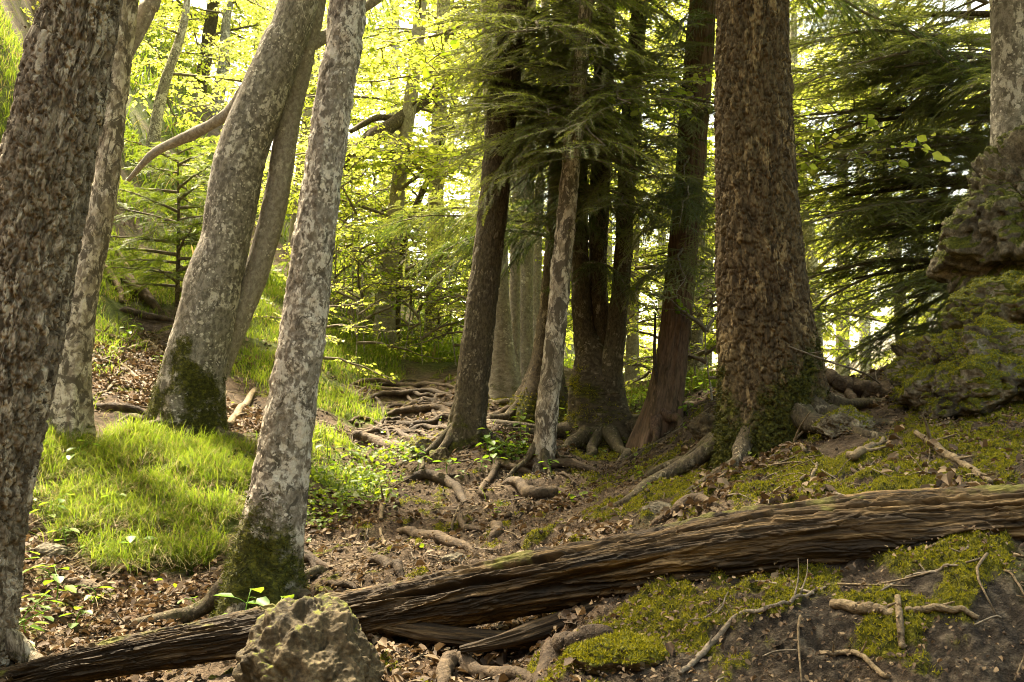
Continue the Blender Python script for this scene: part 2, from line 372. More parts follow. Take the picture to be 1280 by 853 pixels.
def H0(x, y):
    x = np.atleast_1d(np.asarray(x, float)); y = np.atleast_1d(np.asarray(y, float)); out = np.zeros(len(x))
    for a in range(0, len(x), 60000):
        q = warp(x[a:a + 60000], y[a:a + 60000])
        out[a:a + 60000] = _k(np.linalg.norm(q[:, None] - _Q[None], axis=-1)) @ _W[:_n] + _W[_n] + q @ _W[_n + 1:]
    out = out + 13 * sm(-2, -17, y)  # unseen bank behind the camera, added to block low frontal sky light
    return out
_YS = np.concatenate([np.arange(1.8, 14, .02), np.arange(14, 60, .2)])
def G(px, py, hf=None):
    d = ray(px, py); t = _YS / d[1]; X = d[0] * t; Z = d[2] * t + CAM_Z
    b = np.nonzero(Z < (hf or Hd)(X, _YS))[0]
    i = b[0] if len(b) else len(_YS) - 1
    return np.array([X[i], _YS[i], Z[i]])
def blobs(lst): return [(G(a, b, H0)[:2], r) for a, b, r in lst]
MOSS = blobs([(1020,615,.16),(1075,608,.16),(1180,548,.30),(940,615,.16),(890,585,.20),(810,588,.34),(765,632,.16),(1235,585,.16),(1085,575,.14),(1250,520,.4),(850,745,.22),
 (770,785,.2),(980,742,.16),(900,740,.2),(1060,770,.1),(730,830,.14),(1110,800,.14),(960,765,.12),(1150,620,.14),(700,520,.5),(760,570,.4),(640,500,.4),(860,600,.2),(1130,560,.2),(990,575,.12),(800,640,.12),(1220,640,.15),(1110,595,.42),(980,625,.34),(850,612,.38),(1210,560,.42),(930,745,.24),(1130,765,.2),(1010,535,.3),(1180,690,.2),(1000,592,.4),(900,602,.36),(820,622,.34),(765,602,.3),(1060,620,.3)])
GRASS = blobs([(100,575,.45),(170,560,.5),(240,580,.5),(290,600,.3),(200,640,.5),(140,660,.35),(110,610,.4),(250,650,.35),(190,700,.28),(240,700,.2)])
GRASS2 = blobs([(320,400,1.0),(350,470,.75),(400,490,.6),(415,445,1.0),(300,350,1.4),(230,365,1.0),(400,545,.4),(425,515,.5),(20,250,1.3),(20,350,1.0),(155,340,.8),(30,120,1.5),(470,435,1.3),(540,452,1.0),(800,495,.7),(870,480,.7),(600,445,1.0),(380,650,.15),(430,600,.35),(360,560,.4)])
LITTER = blobs([(150,470,.9),(110,440,.8),(200,440,.6),(100,720,.5),(50,690,.5),(190,770,.5),(280,735,.35),(90,785,.5),(320,530,.6),(740,672,.3),(940,590,.3),(1085,500,.4),(600,825,.4),(500,830,.4),(420,640,.4),(1200,640,.2),(640,560,.5),(900,560,.4),(270,520,.5),(20,835,.4),(70,850,.4),(150,835,.4),(980,640,.25),(1060,505,.3),(700,640,.2),(880,630,.2)])
SHADED = blobs([(1000,800,.5),(1200,780,.6),(850,810,.4),(1150,590,.25),(1040,590,.22),(600,800,.4)])  # where the soil is darkened in place of shade
def mask(bl, x, y, amp=.45, fr=3.0, s=0):
    m = np.zeros(len(x))
    for c, r in bl: m = np.maximum(m, 1.15 - np.hypot(x - c[0], y - c[1]) / r)
    return np.clip(m + amp * fbm(xyz(x * fr, y * fr), 4, 40 + s) * (m > -.6), 0, 1)
PATH = blobs([(500,490,.8),(470,520,.8),(530,510,.8),(480,550,.5),(560,600,.5),(600,640,.6),(540,660,.6),(650,610,.5),(560,700,.5),(470,740,.4),(620,690,.5)])
def Hd(x, y, full=False):
    x = np.atleast_1d(np.asarray(x, float)); y = np.atleast_1d(np.asarray(y, float))
    z = H0(x, y); dist = np.hypot(x, y)
    near = np.exp(-np.maximum(dist - 9, 0) / 6)
    z = z + .05 * fbm(xyz(x * .9, y * .9), 3, 1) * np.clip(dist / 6, .4, 4)
    z = z + near * (.040 * fbm(xyz(x * 3.5, y * 3.5), 4, 2) + .020 * fbm(xyz(x * 15, y * 15), 3, 3) + .010 * np.exp(-np.maximum(dist - 4, 0) / 2) * fbm(xyz(x * 55, y * 55), 3, 4))
    mo = mask(MOSS, x, y, 1.5, 5.5, 1)
    lump = np.abs(fbm(xyz(x * 15, y * 15), 3, 8))
    z = z + near * sm(.2, .9, mo) * (.008 + .045 * (.4 - lump))
    pm = np.zeros(len(x))
    for c, r_ in PATH: pm = np.maximum(pm, np.clip(1.2 - np.hypot(x - c[0], y - c[1]) / r_, 0, 1))
    ph = y * 1.9 + .45 * x + .8 * fbm(xyz(x * 1.4, y * 1.4), 2, 33); fr = ph - np.floor(ph)
    z = z + np.minimum(pm * 1.6, 1) * .07 * (sm(.72, .97, fr) - fr + .35)
    if full: return z, mo
    return z
def ground():
    nu, nv = 660, 1000
    t = np.linspace(0, 1, nv)
    yv = np.interp(t, [0, .03, 1], [0, .03, 1]); yv = np.where(t < .03, -26 + t / .03 * 27.4, np.where(t < .8, 1.4 * 10 ** (np.maximum(t - .03, 0) / .77), 14 * (160 / 14) ** (np.maximum(t - .8, 0) / .2)))
    u = np.linspace(-1, 1, nu)
    s = np.where(np.abs(u) < .84, u / .84, np.sign(u) * (1 + ((np.abs(u) - .84) / .16) ** 2 * 30))
    wd = np.clip(.66 * np.maximum(yv, 1) + .4, 1.3, 40)
    X = s[None] * wd[:, None] * np.ones((nv, 1)); X = np.clip(X, -170, 170); X = X + np.linspace(-.5, .5, nu)[None] * 1e-2
    Y = yv[:, None] * np.ones((1, nu))
    x, y = X.ravel(), Y.ravel()
    z, mo = Hd(x, y, True)
    gr = np.maximum(mask(GRASS, x, y, .3, 3), mask(GRASS2, x, y, .5, 2))
    dist = np.hypot(x, y)
    gr = np.maximum(gr, sm(11, 16, dist) * np.clip(.55 + 1.0 * fbm(xyz(x * .5, y * .5), 3, 61), 0, 1))
    li = mask(LITTER, x, y, .5, 3, 2)
    dk = mask(SHADED, x, y, .5, 4, 3)
    me = mk('ground', np.stack([x, y, z], 1), [grid_faces(nv, nu, False)[:, ::1]], [M['ground']], None, {'moss': mo, 'grass': gr, 'litter': li, 'rock': dk})  # 'rock' attribute carries the soil's painted shade
    return link('ground', me, kind='structure')
GROUND = ground()

# ------------------------------------------------------------------ trunks
def trunk_mesh(name, pts, rad, kind, mat, nseg=64, step=.02, vis=None, flare=.5, lobes=5, seed=0, sink=.25, moss_h=.5, moss_amt=1.0, moss_dir=None, top=None, knots=()):
    """pts world points from ground up. Rings are dense up to arc length vis, then coarse."""
    pts = np.asarray(pts, float)
    d0 = nrm(pts[0] - pts[1]); d0 = nrm(d0 * .4 + np.array([0, 0, -1.0]))
    pts = np.vstack([pts[0] + d0 * sink, pts]); rad = np.concatenate([[rad[0] * 1.12], rad])
    C = catmull(pts, 400); tt = np.linspace(0, len(pts) - 1, 400)
    rr = np.interp(tt, np.arange(len(pts)), rad)
    S = np.concatenate([[0], np.cumsum(np.linalg.norm(np.diff(C, axis=0), axis=1))])
    vis = S[-1] if vis is None else min(vis + sink, S[-1])
    s = np.arange(0, vis, step)
    if S[-1] > vis + .05: s = np.concatenate([s, np.linspace(vis, S[-1], max(6, int((S[-1] - vis) / .12)))])
    C = np.stack([np.interp(s, S, C[:, k]) for k in range(3)], 1); rr = np.interp(s, S, rr)
    T, U, W = frames(C); n = len(s)
    th = np.linspace(0, 2 * math.pi, nseg, endpoint=False)
    TH = np.tile(th, n); SS = np.repeat(s - sink, nseg); RR = np.repeat(rr, nseg)
    q = np.stack([np.cos(TH), np.sin(TH), SS], 1); Rm = float(np.median(rr[s < vis]) if (s < vis).any() else rr.mean())
    f = flare * np.exp(-np.maximum(SS, -.1) / (2.0 * Rm + .1)) * (.55 + .45 * np.cos(lobes * TH + 2.5 * pn(np.stack([np.cos(TH) * 1.2, np.sin(TH) * 1.2, SS * .6 + seed], 1), seed)))
    r = RR * (1 + f + .07 * fbm(q * np.array([.9, .9, 1.3 / 1.0]) + seed, 3, seed))
    h = np.full(len(r), .6)
    circ = 2 * math.pi * Rm
    if kind in ('plate', 'gold'):
        cw, ch = (.019, .058) if kind == 'plate' else (.025, .050)
        nu = max(6, int(round(circ / cw)))
        qx = np.stack([np.cos(TH) * Rm, np.sin(TH) * Rm, SS * .6], 1)
        wx = 1.1 * fbm(qx * 13, 2, seed + 5) + .55 * fbm(qx * 48, 3, seed + 15)
        wy = 1.0 * fbm(qx * 12 + 50, 2, seed + 6) + .40 * fbm(qx * 48 + 9, 3, seed + 16)
        f1, f2, cid, tl = vor(TH / (2 * math.pi) * nu + wx, SS / ch + wy, nu, seed)
        e = sm(.03, .16, f2 - f1)
        F1, F2, CI, TL = vor(TH / (2 * math.pi) * round(nu / 2.3) + wx * .6, SS / (ch * 2.6) + wy * .6, round(nu / 2.3), seed + 2)
        E = sm(.02, .22, F2 - F1)
        fine = fbm(qx * 70, 3, seed + 9)
        long_ = ridged(np.stack([np.cos(TH) * Rm * 14, np.sin(TH) * Rm * 14, SS * 2.2], 1) + .4 * wx[:, None] * .3, 3, seed + 11)
        if kind == 'plate': h = (e * (.38 + .35 * cid + .12 * tl) + .25) * (.30 + .70 * E) + .11 * fine + .40 * (long_ - .45)
        else: h = e * (.30 + .50 * cid + .30 * tl) + .25 + .13 * fine + .40 * (E - 1) + .30 * (long_ - .45)
        h = np.clip(h, -.15, 1.3)
        r = r + (h - .5) * (.022 if kind == 'plate' else .020)
    elif kind == 'fibre':
        q3 = np.stack([np.cos(TH) * Rm * 22, np.sin(TH) * Rm * 22, SS * 1.3], 1)
        h = np.clip(ridged(q3, 4, seed), 0, 1); r = r + (h - .5) * .02
    else:
        q3 = np.stack([np.cos(TH) * Rm, np.sin(TH) * Rm, SS], 1)
        a = fbm(q3 * np.array([11, 11, 7]), 4, seed + 3); b = fbm(q3 * 38, 3, seed + 4)
        amp = {'smooth': .005, 'rough': .011}[kind]
        r = r + amp * (a + .6 * b); h = np.clip(.6 + .5 * a, 0, 1)
    for (ks, kth, kr, ka) in knots:
        dth = (TH - kth + math.pi) % (2 * math.pi) - math.pi
        r = r + ka * np.exp(-((dth * RR) ** 2 + (SS - ks) ** 2) / kr ** 2)
    lc = np.stack([np.cos(TH) * Rm + seed * 3.1, np.sin(TH) * Rm, SS], 1)
    ms = 1 - SS / max(moss_h, .01) + .9 * fbm(lc * np.array([5, 5, 2.6]), 4, seed + 20)
    if moss_dir is not None: ms = ms + .6 * np.cos(TH - moss_dir) - .25
    ms = np.clip(ms, 0, 1) * moss_amt
    V = np.repeat(C, nseg, 0) + r[:, None] * (np.cos(TH)[:, None] * np.repeat(U, nseg, 0) + np.sin(TH)[:, None] * np.repeat(W, nseg, 0))
    F = grid_faces(n, nseg)
    V = np.vstack([V, C[-1] + T[-1] * rr[-1] * .5]); j = np.arange(nseg); jj = (j + 1) % nseg
    f3 = np.stack([(n - 1) * nseg + j, (n - 1) * nseg + jj, np.full(nseg, len(V) - 1)], 1)
    ap = lambda x: np.concatenate([x, x[-1:]])
    at = {'lc': np.vstack([lc, lc[-1:]]), 'h': ap(h), 'moss': ap(ms)}
    return V, [f3, F], at, (C, rr, s - sink)
def pix_path(pp, Y):
    """list of (px,py,width px[,Y]) base first"""
    pts, rad = [], []
    for q in pp:
        yy = q[3] if len(q) > 3 else Y
        pts.append(P(q[0], q[1], yy)); rad.append(q[2] / 2 * yy / FPX)
    return np.array(pts), np.array(rad)
def extend(pts, rad, ztop, rtop, bend=(0, 0)):
    d = nrm(pts[-1] - pts[-2]); d = nrm(d + np.array([bend[0], bend[1], .35])); L = (ztop - pts[-1][2]) / max(d[2], .3)
    if L <= 0: return pts, rad
    e = [pts[-1] + d * L * k for k in (.4, 1.0)]
    return np.vstack([pts, e]), np.concatenate([rad, [rad[-1] * .75 + rtop * .25, rtop]])
def add_part(root, name, V, F, at, mats, **kw):
    return link(name, mk(name, V - np.array(root.location), F, mats, None, at, kw.pop('smooth', True)), root, **kw)

# ------------------------------------------------------------------ foliage meshes (boughs)
def beech_bough(seed, L=2.4, dens=1.0, leaf=.062, mat='leaf', flat=.62, droop=.25):
    rg = np.random.default_rng(seed); A = Acc()
    n = 12; t = np.linspace(0, 1, n)
    C = np.stack([t * L, .18 * L * np.cumsum(rg.normal(0, .18, n)) * t, L * (.16 * t - droop * t ** 2) + np.cumsum(rg.normal(0, .012, n))], 1)
    A.add(*tube(C, [.022, .012, .004], 5, 16), m=0)
    P_, D_, N_, S_ = [], [], [], []
    def twig(p0, d, ln, depth):
        k = 5; tt = np.linspace(0, 1, k)[:, None]
        c = p0 + d * ln * tt + np.array([0, 0, -.12 * ln]) * tt ** 2 + rg.normal(0, .012 * ln, (k, 3)) * tt
        A.add(*tube(c, [.005 if depth else .008, .0018], 3, 5), m=0)
        m = max(3, int(ln / .036 * dens)); u = (np.arange(m) + rg.random(m)) / m
        pos = np.stack([np.interp(u, tt[:, 0], c[:, i]) for i in range(3)], 1)
        sg = np.where(np.arange(m) % 2, 1, -1)[:, None]; side = nrm(np.cross(np.array([0, 0, 1.]), d))
        dd = d * .6 + side * sg * .8 + rg.normal(0, .28, (m, 3)) * np.array([1, 1, .9]) + np.array([0, 0, -.15])
        P_.append(pos); D_.append(dd); N_.append(np.array([0, 0, 1.]) + rg.normal(0, flat, (m, 3))); S_.append(leaf * rg.uniform(.4, 1.25, m))
        if depth == 0:
            for q in range(int(ln / .13)):
                u0 = rg.uniform(.15, .95); s_ = 1 if q % 2 else -1
                d2 = nrm(d * .6 + side * s_ * rg.uniform(.6, 1.0) + np.array([0, 0, rg.normal(0, .15)]))
                twig(np.array([np.interp(u0, tt[:, 0], c[:, i]) for i in range(3)]), d2, ln * rg.uniform(.25, .5), 1)
    k = int(L / .115)
    for i in range(k):
        u = .12 + .88 * (i + rg.random()) / k; p = np.array([np.interp(u, t, C[:, a]) for a in range(3)])
        sg = 1 if i % 2 else -1; ang = rg.uniform(.6, 1.1) * sg
        d = nrm(np.array([math.cos(ang), math.sin(ang), rg.normal(.0, .22)]))
        twig(p, d, L * rg.uniform(.16, .40) * (1.1 - .6 * u), 0)
    v, q = leaves(np.concatenate(P_), np.concatenate(D_), np.concatenate(N_), np.concatenate(S_)); A.add(v, None, q, 1)
    return A.mesh('leafy_branch', [M['twig'], M[mat]])
def yew_bough(seed, L=1.7, mat='needle', droop=.35, nl=.017, sp=.0046, fl=.5, lat=.34):
    rg = np.random.default_rng(seed); A = Acc()
    n = 12; t = np.linspace(0, 1, n)
    C = np.stack([t * L, .14 * L * np.cumsum(rg.normal(0, .2, n)) * t, L * (.10 * t - droop * t ** 2)], 1)
    A.add(*tube(C, [.020, .011, .003], 5, 16), m=0)
    NV = []
    def needles(c, d, up):
        ln = np.linalg.norm(np.diff(c, axis=0), axis=1).sum(); m = max(4, int(ln / sp)); u = np.linspace(.03, 1, m)
        pos = np.stack([np.interp(u, np.linspace(0, 1, len(c)), c[:, i]) for i in range(3)], 1)
        side = nrm(np.cross(up, d)); nor = np.cross(d, side)
        for sg in (-1, 1):
            dd = nrm(d * .45 + side * sg + nor * rg.normal(.12, .25, (m, 1)) + rg.normal(0, .16, (m, 3)))
            l = nl * rg.uniform(.7, 1.15, (m, 1)) * np.clip(1.15 - u[:, None] ** 4 * .6, .3, 1)
            NV.append(np.stack([pos - d * .0022, pos + d * .0022, pos + dd * l], 1))
    def twig(p0, d, ln, depth):
        k = 5; tt = np.linspace(0, 1, k)[:, None]
        c = p0 + d * ln * tt + np.array([0, 0, -fl * ln]) * tt ** 2 + rg.normal(0, .015 * ln, (k, 3)) * tt
        A.add(*tube(c, [.0035 if depth == 0 else .0018, .001], 3, 4), m=0)
        needles(c, d, np.array([0, 0, 1.]) + rg.normal(0, .25, 3))
        if depth == 0:
            side = nrm(np.cross(np.array([0, 0, 1.]), d)); m = int(ln / .036)
            for q in range(m):
                u0 = .12 + .86 * (q + rg.random() * .6) / m; s_ = 1 if q % 2 else -1
                d2 = nrm(d * .75 + side * s_ * rg.uniform(.55, .9) + np.array([0, 0, -fl * .5 + rg.normal(0, .14)]))
                twig(np.array([np.interp(u0, tt[:, 0], c[:, i]) for i in range(3)]), d2, ln * rg.uniform(.18, .42) * (1.1 - .7 * u0) + .03, 1)
    k = int(L / .066)
    for i in range(k):
        u = .10 + .9 * (i + rg.random()) / k; p = np.array([np.interp(u, t, C[:, a]) for a in range(3)])
        sg = 1 if i % 2 else -1; ang = rg.uniform(.45, 1.05) * sg
        d = nrm(np.array([math.cos(ang), math.sin(ang), rg.normal(-.05, .2)]))
        twig(p, d, L * lat * rg.uniform(.5, 1.1) * (1.1 - .7 * u) + .05, 0)
    v = np.concatenate(NV).reshape(-1, 3); A.add(v, np.arange(len(v)).reshape(-1, 3), None, 1)
    return A.mesh('needle_branch', [M['twig'], M[mat]])
BB = [beech_bough(100 + i, dens=1.2) for i in range(4)]
BM = [beech_bough(140 + i, mat='leaf_mid') for i in range(2)]
BS = [beech_bough(160 + i, L=1.1, leaf=.055, dens=.9) for i in range(3)]
BSM = [beech_bough(170 + i, L=1.0, leaf=.055, dens=.8, mat='leaf_mid') for i in range(2)]
YB = [yew_bough(200 + i, fl=.24, lat=.42, droop=.24) for i in range(3)]
YD = [yew_bough(220 + i, mat='needle_dark') for i in range(3)]
FB = [yew_bough(240 + i, L=.8, mat='needle_light', droop=.10, nl=.024, sp=.005, fl=.12, lat=.5) for i in range(2)]

def bough(root, p, az, pitch, roll, scale, meshes, name='branch'):
    o = link(name, random.choice(meshes), root)
    o.location = Vector(p) - root.location
    o.rotation_euler = (Matrix.Rotation(az, 4, 'Z') @ Matrix.Rotation(-pitch, 4, 'Y') @ Matrix.Rotation(roll, 4, 'X')).to_euler()
    o.scale = (scale,) * 3
    return o
def boughs(root, curve, z0, z1, n, meshes, sc0=(.8, 1.4), pitch=(-.1, .5), az=None, seed=0):
    C = curve[0]; rg = random.Random(seed)
    for i in range(n):
        z = z0 + (z1 - z0) * (i + rg.random()) / n; k = int(np.argmin(np.abs(C[:, 2] - z)))
        a = (i * 2.39996 + rg.uniform(-.5, .5)) if az is None else rg.uniform(*az)
        random.seed(seed * 1000 + i)
        bough(root, C[k], a, rg.uniform(*pitch), rg.uniform(-.25, .25), rg.uniform(*sc0) * (1.15 - .45 * (z - z0) / max(z1 - z0, .1)), meshes)

def tree(name, label, pp, Y, kind, mat, group=None, ztop=11, rtop=.05, bend=(0, 0), cat='tree', snap=True, **kw):
    pts, rad = pix_path(pp, Y)
    if snap:
        z = float(Hd(pts[0][0], pts[0][1])[0]); pts[0][2] = z - .02
    n0 = len(pts); pts, rad = extend(pts, rad, ztop, rtop, bend)
    root = thing(name, pts[0], label, cat, group)
    vis = np.linalg.norm(np.diff(pts[:n0], axis=0), axis=1).sum() + .15
    V, F, at, cv = trunk_mesh('trunk', pts, rad, kind, mat, vis=vis, **kw)
    add_part(root, 'trunk', V, F, at, [M[mat]])
    return root, cv
def stem_part(root, name, pp, Y, kind, mat, ztop=None, rtop=.04, bend=(0, 0), sink=.05, **kw):
    pts, rad = pix_path(pp, Y); n0 = len(pts)
    if ztop: pts, rad = extend(pts, rad, ztop, rtop, bend)
    vis = np.linalg.norm(np.diff(pts[:n0], axis=0), axis=1).sum() + .15
    kw.setdefault('flare', .1); kw.setdefault('moss_amt', 0)
    V, F, at, cv = trunk_mesh(name, pts, rad, kind, mat, vis=vis, sink=sink, **kw)
    add_part(root, name, V, F, at, [M[mat]]); return cv

T_ = {}
# --- near trees
T_['left'] = tree('rough_barked_tree', 'thick leaning trunk with cracked brown platy bark at the left edge of the grass tussock', [(-60,815,126),(-43,700,120),(-9,520,116),(13,430,114),(52,240,106),(86,80,95),(108,-40,88)], 3.6, 'plate', 'bark_plate',
    nseg=300, step=.005, flare=.2, seed=1, moss_h=.1, moss_amt=.4, ztop=9, rtop=.09)
T_['birch'] = tree('pale_barked_tree', 'slender pale lichen-spotted trunk leaning right, with mossy foot behind the limestone rock', [(322,772,98),(332,700,80),(347,620,70),(362,520,61),(378,420,56),(398,260,51),(420,110,47),(440,-30,44)], 4.3, 'rough', 'bark_white',
    nseg=120, step=.011, flare=.45, seed=2, moss_h=.75, moss_amt=1.0, ztop=10, rtop=.05)
T_['beech'] = tree('twin_stemmed_beech', 'curved grey beech with a thinner second stem and mossy foot behind the grass', [(230,548,88),(241,470,74),(262,380,66),(283,290,62),(300,200,64),(325,130,61),(352,60,54),(382,-30,48)], 7.0, 'smooth', 'bark_beech',
    nseg=130, step=.012, flare=.25, lobes=4, seed=3, moss_h=.85, moss_amt=1.0, ztop=12, rtop=.08, knots=((1.45, 2.2, .1, -.02), (1.1, 1.6, .07, .02)))
stem_part(T_['beech'][0], 'stem', [(272,470,24),(297,400,31),(324,330,31),(345,250,31),(361,150,30),(381,60,29),(399,-30,28)], 7.16, 'smooth', 'bark_grey', ztop=11, nseg=70, step=.02, seed=31)
T_['blotch'] = tree('blotched_slender_tree', 'slender crooked trunk with dark blotches on pale bark, standing beside the thick left trunk', [(84,522,52),(92,440,44),(104,370,36),(120,300,32),(134,220,30),(144,120,30),(153,40,31),(160,-30,30)], 6.5, 'rough', 'bark_blotch',
    nseg=80, step=.014, flare=.4, seed=4, moss_h=.2, moss_amt=.6, ztop=10, rtop=.05)
stem_part(T_['blotch'][0], 'stem', [(118,190,8),(122,150,20),(140,100,22),(165,50,22),(185,10,22),(198,-30,21)], 6.7, 'smooth', 'bark_grey', ztop=9, nseg=50, step=.03, seed=41)
T_['right'] = tree('massive_flaky_tree', 'massive upright trunk with golden flaky bark and dark moss round its flared foot', [(966,560,134),(964,510,124),(958,430,114),(949,330,104),(944,220,97),(941,100,91),(939,-40,87)], 5.0, 'gold', 'bark_gold',
    nseg=320, step=.006, flare=.16, lobes=3, seed=5, moss_h=.6, moss_amt=1.0, ztop=12, rtop=.12)
# --- middle trees
T_['m1'] = tree('straight_dark_tree', 'straight dark brown trunk leaning right at the edge of the rooty path', [(581,560,44),(588,500,40),(600,400,38),(612,300,37),(624,180,37),(636,60,38),(643,-30,37)], 7.3, 'rough', 'bark_dark',
    nseg=80, step=.015, flare=.3, seed=6, moss_h=.3, moss_amt=.8, ztop=11)
T_['m2'] = tree('thin_mottled_tree', 'thin mottled trunk in front of the mossy clump of stems', [(678,580,28),(684,520,27),(694,420,26),(704,310,25),(714,200,23),(724,100,20),(735,-30,17)], 6.8, 'rough', 'bark_blotch',
    nseg=60, step=.016, flare=.2, seed=7, moss_h=.1, moss_amt=.3, ztop=9)
T_['m3'] = tree('mossy_forked_beech', 'stout mossy trunk splitting low into several upright dark stems', [(752,562,86),(748,510,72),(745,475,66),(739,445,42),(731,415,28),(726,350,22),(724,230,21),(722,100,20),(716,-30,18)], 8.1, 'rough', 'bark_dark',
    nseg=110, step=.016, flare=.35, lobes=5, seed=8, moss_h=.6, moss_amt=.9, ztop=11)
stem_part(T_['m3'][0], 'stem', [(749,480,34),(751,430,25),(747,330,23),(752,180,26),(756,60,25),(758,-30,24)], 8.15, 'rough', 'bark_dark', ztop=10, nseg=50, step=.025, seed=81)
stem_part(T_['m3'][0], 'stem', [(757,485,36),(768,430,25),(778,330,22),(785,180,22),(795,60,21),(802,-30,20)], 8.0, 'rough', 'bark_dark', ztop=10, nseg=50, step=.025, seed=82)
T_['m4'] = tree('reddish_yew', 'reddish brown stringy barked yew left of the massive flaky trunk', [(824,552,52),(832,500,42),(842,430,37),(850,340,36),(860,240,36),(868,140,36),(876,40,34),(880,-30,33)], 7.5, 'fibre', 'bark_red',
    nseg=90, step=.015, flare=.45, seed=9, moss_h=.1, moss_amt=.3, ztop=9)
v_, a_, b_ = tube([P(824,500,7.42), P(818,450,7.4), P(819,392,7.4)], [.016, .014, .008], 7, 14, .3, 4)
add_part(T_['m4'][0], 'dead_stub', v_, [a_, b_], None, [M['root_dark']])
MID = [('pale_smooth_beech','smooth pale grey stem with flared foot just right of the straight dark trunk',[(630, 494, 43.7), (626, 450, 35.9), (624, 390, 28.1), (622, 300, 23.4), (616, 180, 20.3), (612, 60, 20.3), (610, -30, 19.5)],9.4,'smooth','bark_grey',10,.25),
 ('pale_smooth_beech','thin pale grey stem standing between two thicker smooth beech stems',[(642, 470, 17.2), (643, 400, 14.0), (644, 330, 13.3), (647, 230, 13.3), (650, 100, 13.3), (652, -30, 12.5)],9.8,'smooth','bark_grey',11,.15),
 ('pale_smooth_beech','smooth round grey stem standing behind the gap left of the dark mossy trunk',[(658, 478, 26.5), (656, 430, 21.8), (656, 350, 21.1), (658, 250, 20.3), (660, 130, 18.7), (662, -30, 17.2)],10.2,'smooth','bark_grey',12,.15),
 ('pale_smooth_beech','narrow grey stem farthest back in the cluster of smooth beech stems',[(672, 470, 14.0), (671, 400, 11.7), (672, 300, 11.7), (676, 200, 11.7), (680, 60, 10.9), (682, -30, 10.9)],10.8,'smooth','bark_grey',13,.15),
 ('dark_mossy_tree','dark mossy trunk with spreading foot half hidden behind the thin mottled trunk',[(676,518,62),(683,460,38),(690,380,30),(696,300,28),(700,200,28),(702,80,27),(704,-30,26)],8.8,'rough','bark_dark',14,.7),
 ('slim_bowed_beech','slim grey beech bowed to the right above the top of the path',[(479,418,26),(485,350,22),(494,270,20),(502,200,18),(514,120,17),(523,40,16),(528,-30,15)],13,'smooth','bark_grey',15,.4),
 ('spotted_far_beech','pale spotted upright trunk beyond the head of the path',[(540,428,22),(543,340,20),(545,250,20),(548,170,19),(552,80,18),(556,-30,17)],14,'rough','bark_white',16,.3),
 ('thin_background_tree','thin dark stem leaning beside the slim bowed beech',[(494,410,12),(498,350,10),(508,290,9),(528,240,8),(545,200,6)],13.4,'smooth','bark_dark',17,.2),
 ('thin_background_tree','grey trunk seen between the forked mossy beech and the reddish yew',[(790,470,18),(791,400,15),(792,300,14),(796,150,13),(800,-30,12)],12,'smooth','bark_grey',18,.3),
 ('thin_background_tree','brown trunk seen just right of the reddish yew',[(866,470,24),(868,400,20),(872,300,19),(876,150,18),(880,-30,17)],10.5,'rough','bark_beech',19,.3),
 ('dark_hillside_tree','short dark trunk high on the hillside left of the curved beech',[(248,120,16),(254,90,16),(262,40,16),(272,-30,15)],20,'rough','bark_dark',20,.3),
 ('dark_hillside_tree','grey trunk at the top left corner above the grassy bank',[(20,75,16),(26,40,15),(34,0,14),(40,-30,14)],13,'rough','bark_beech',21,.3)]
for (nm, lb, pp, Y, kd, mt, sd, fl) in MID:
    T_[sd] = tree(nm, lb, pp, Y, kd, mt, nseg=44, step=.035, flare=fl, seed=sd, moss_h=.35, moss_amt=.8 if 'dark' in mt else .4, ztop=9 if nm != 'thin_background_tree' else 7, rtop=.04)
# dark crossing limb of the slim bowed beech, and the bent limb behind the twin-stemmed beech
def limb(root, pts, rad, mat, name='limb', k=10, n=40):
    v, a, b = tube(pts, rad, k, n, .25, 3)
    add_part(root, name, v, [a, b], {'lc': v * 1.0, 'h': np.full(len(v), .6), 'moss': np.zeros(len(v))}, [M[mat]])
limb(T_[15][0], [P(430,208,12.6), P(470,170,12.7), P(505,145,13), P(540,120,13.2), P(575,95,13.2)], [.10, .11, .08, .06, .03], 'bark_dark')
limb(T_[15][0], [P(438,165,12.6), P(470,148,12.8), P(503,150,13)], [.03, .04, .05], 'bark_dark')
limb(T_['beech'][0], [P(160,226,7.9), P(195,190,7.8), P(240,168,7.7), P(285,142,7.5), P(318,95,7.3), P(345,75,7.05)], [.015, .034, .042, .043, .043, .046], 'bark_grey', k=16, n=60)
limb(T_['beech'][0], [P(378,62,7.1), P(402,48,7.2), P(440,20,7.3), P(475,-5,7.4), P(520,-60,7.6)], [.05, .042, .038, .032, .02], 'bark_grey')
# tree on the outcrop
ob = P(1268,172,5.3)
T_['out'] = tree('outcrop_beech', 'knobbly grey beech trunk growing out of the top of the mossy outcrop', [(1268,200,52),(1265,130,48),(1264,70,46),(1262,10,46),(1258,-40,44)], 5.35, 'smooth', 'bark_beech', snap=False,
    nseg=90, step=.012, flare=.12, seed=23, moss_h=.15, moss_amt=.8, ztop=8, rtop=.06, knots=((.18, 3.6, .04, .03), (.42, 3.2, .03, .025), (.62, 4.4, .03, .025), (.3, 4.6, .025, .02)))

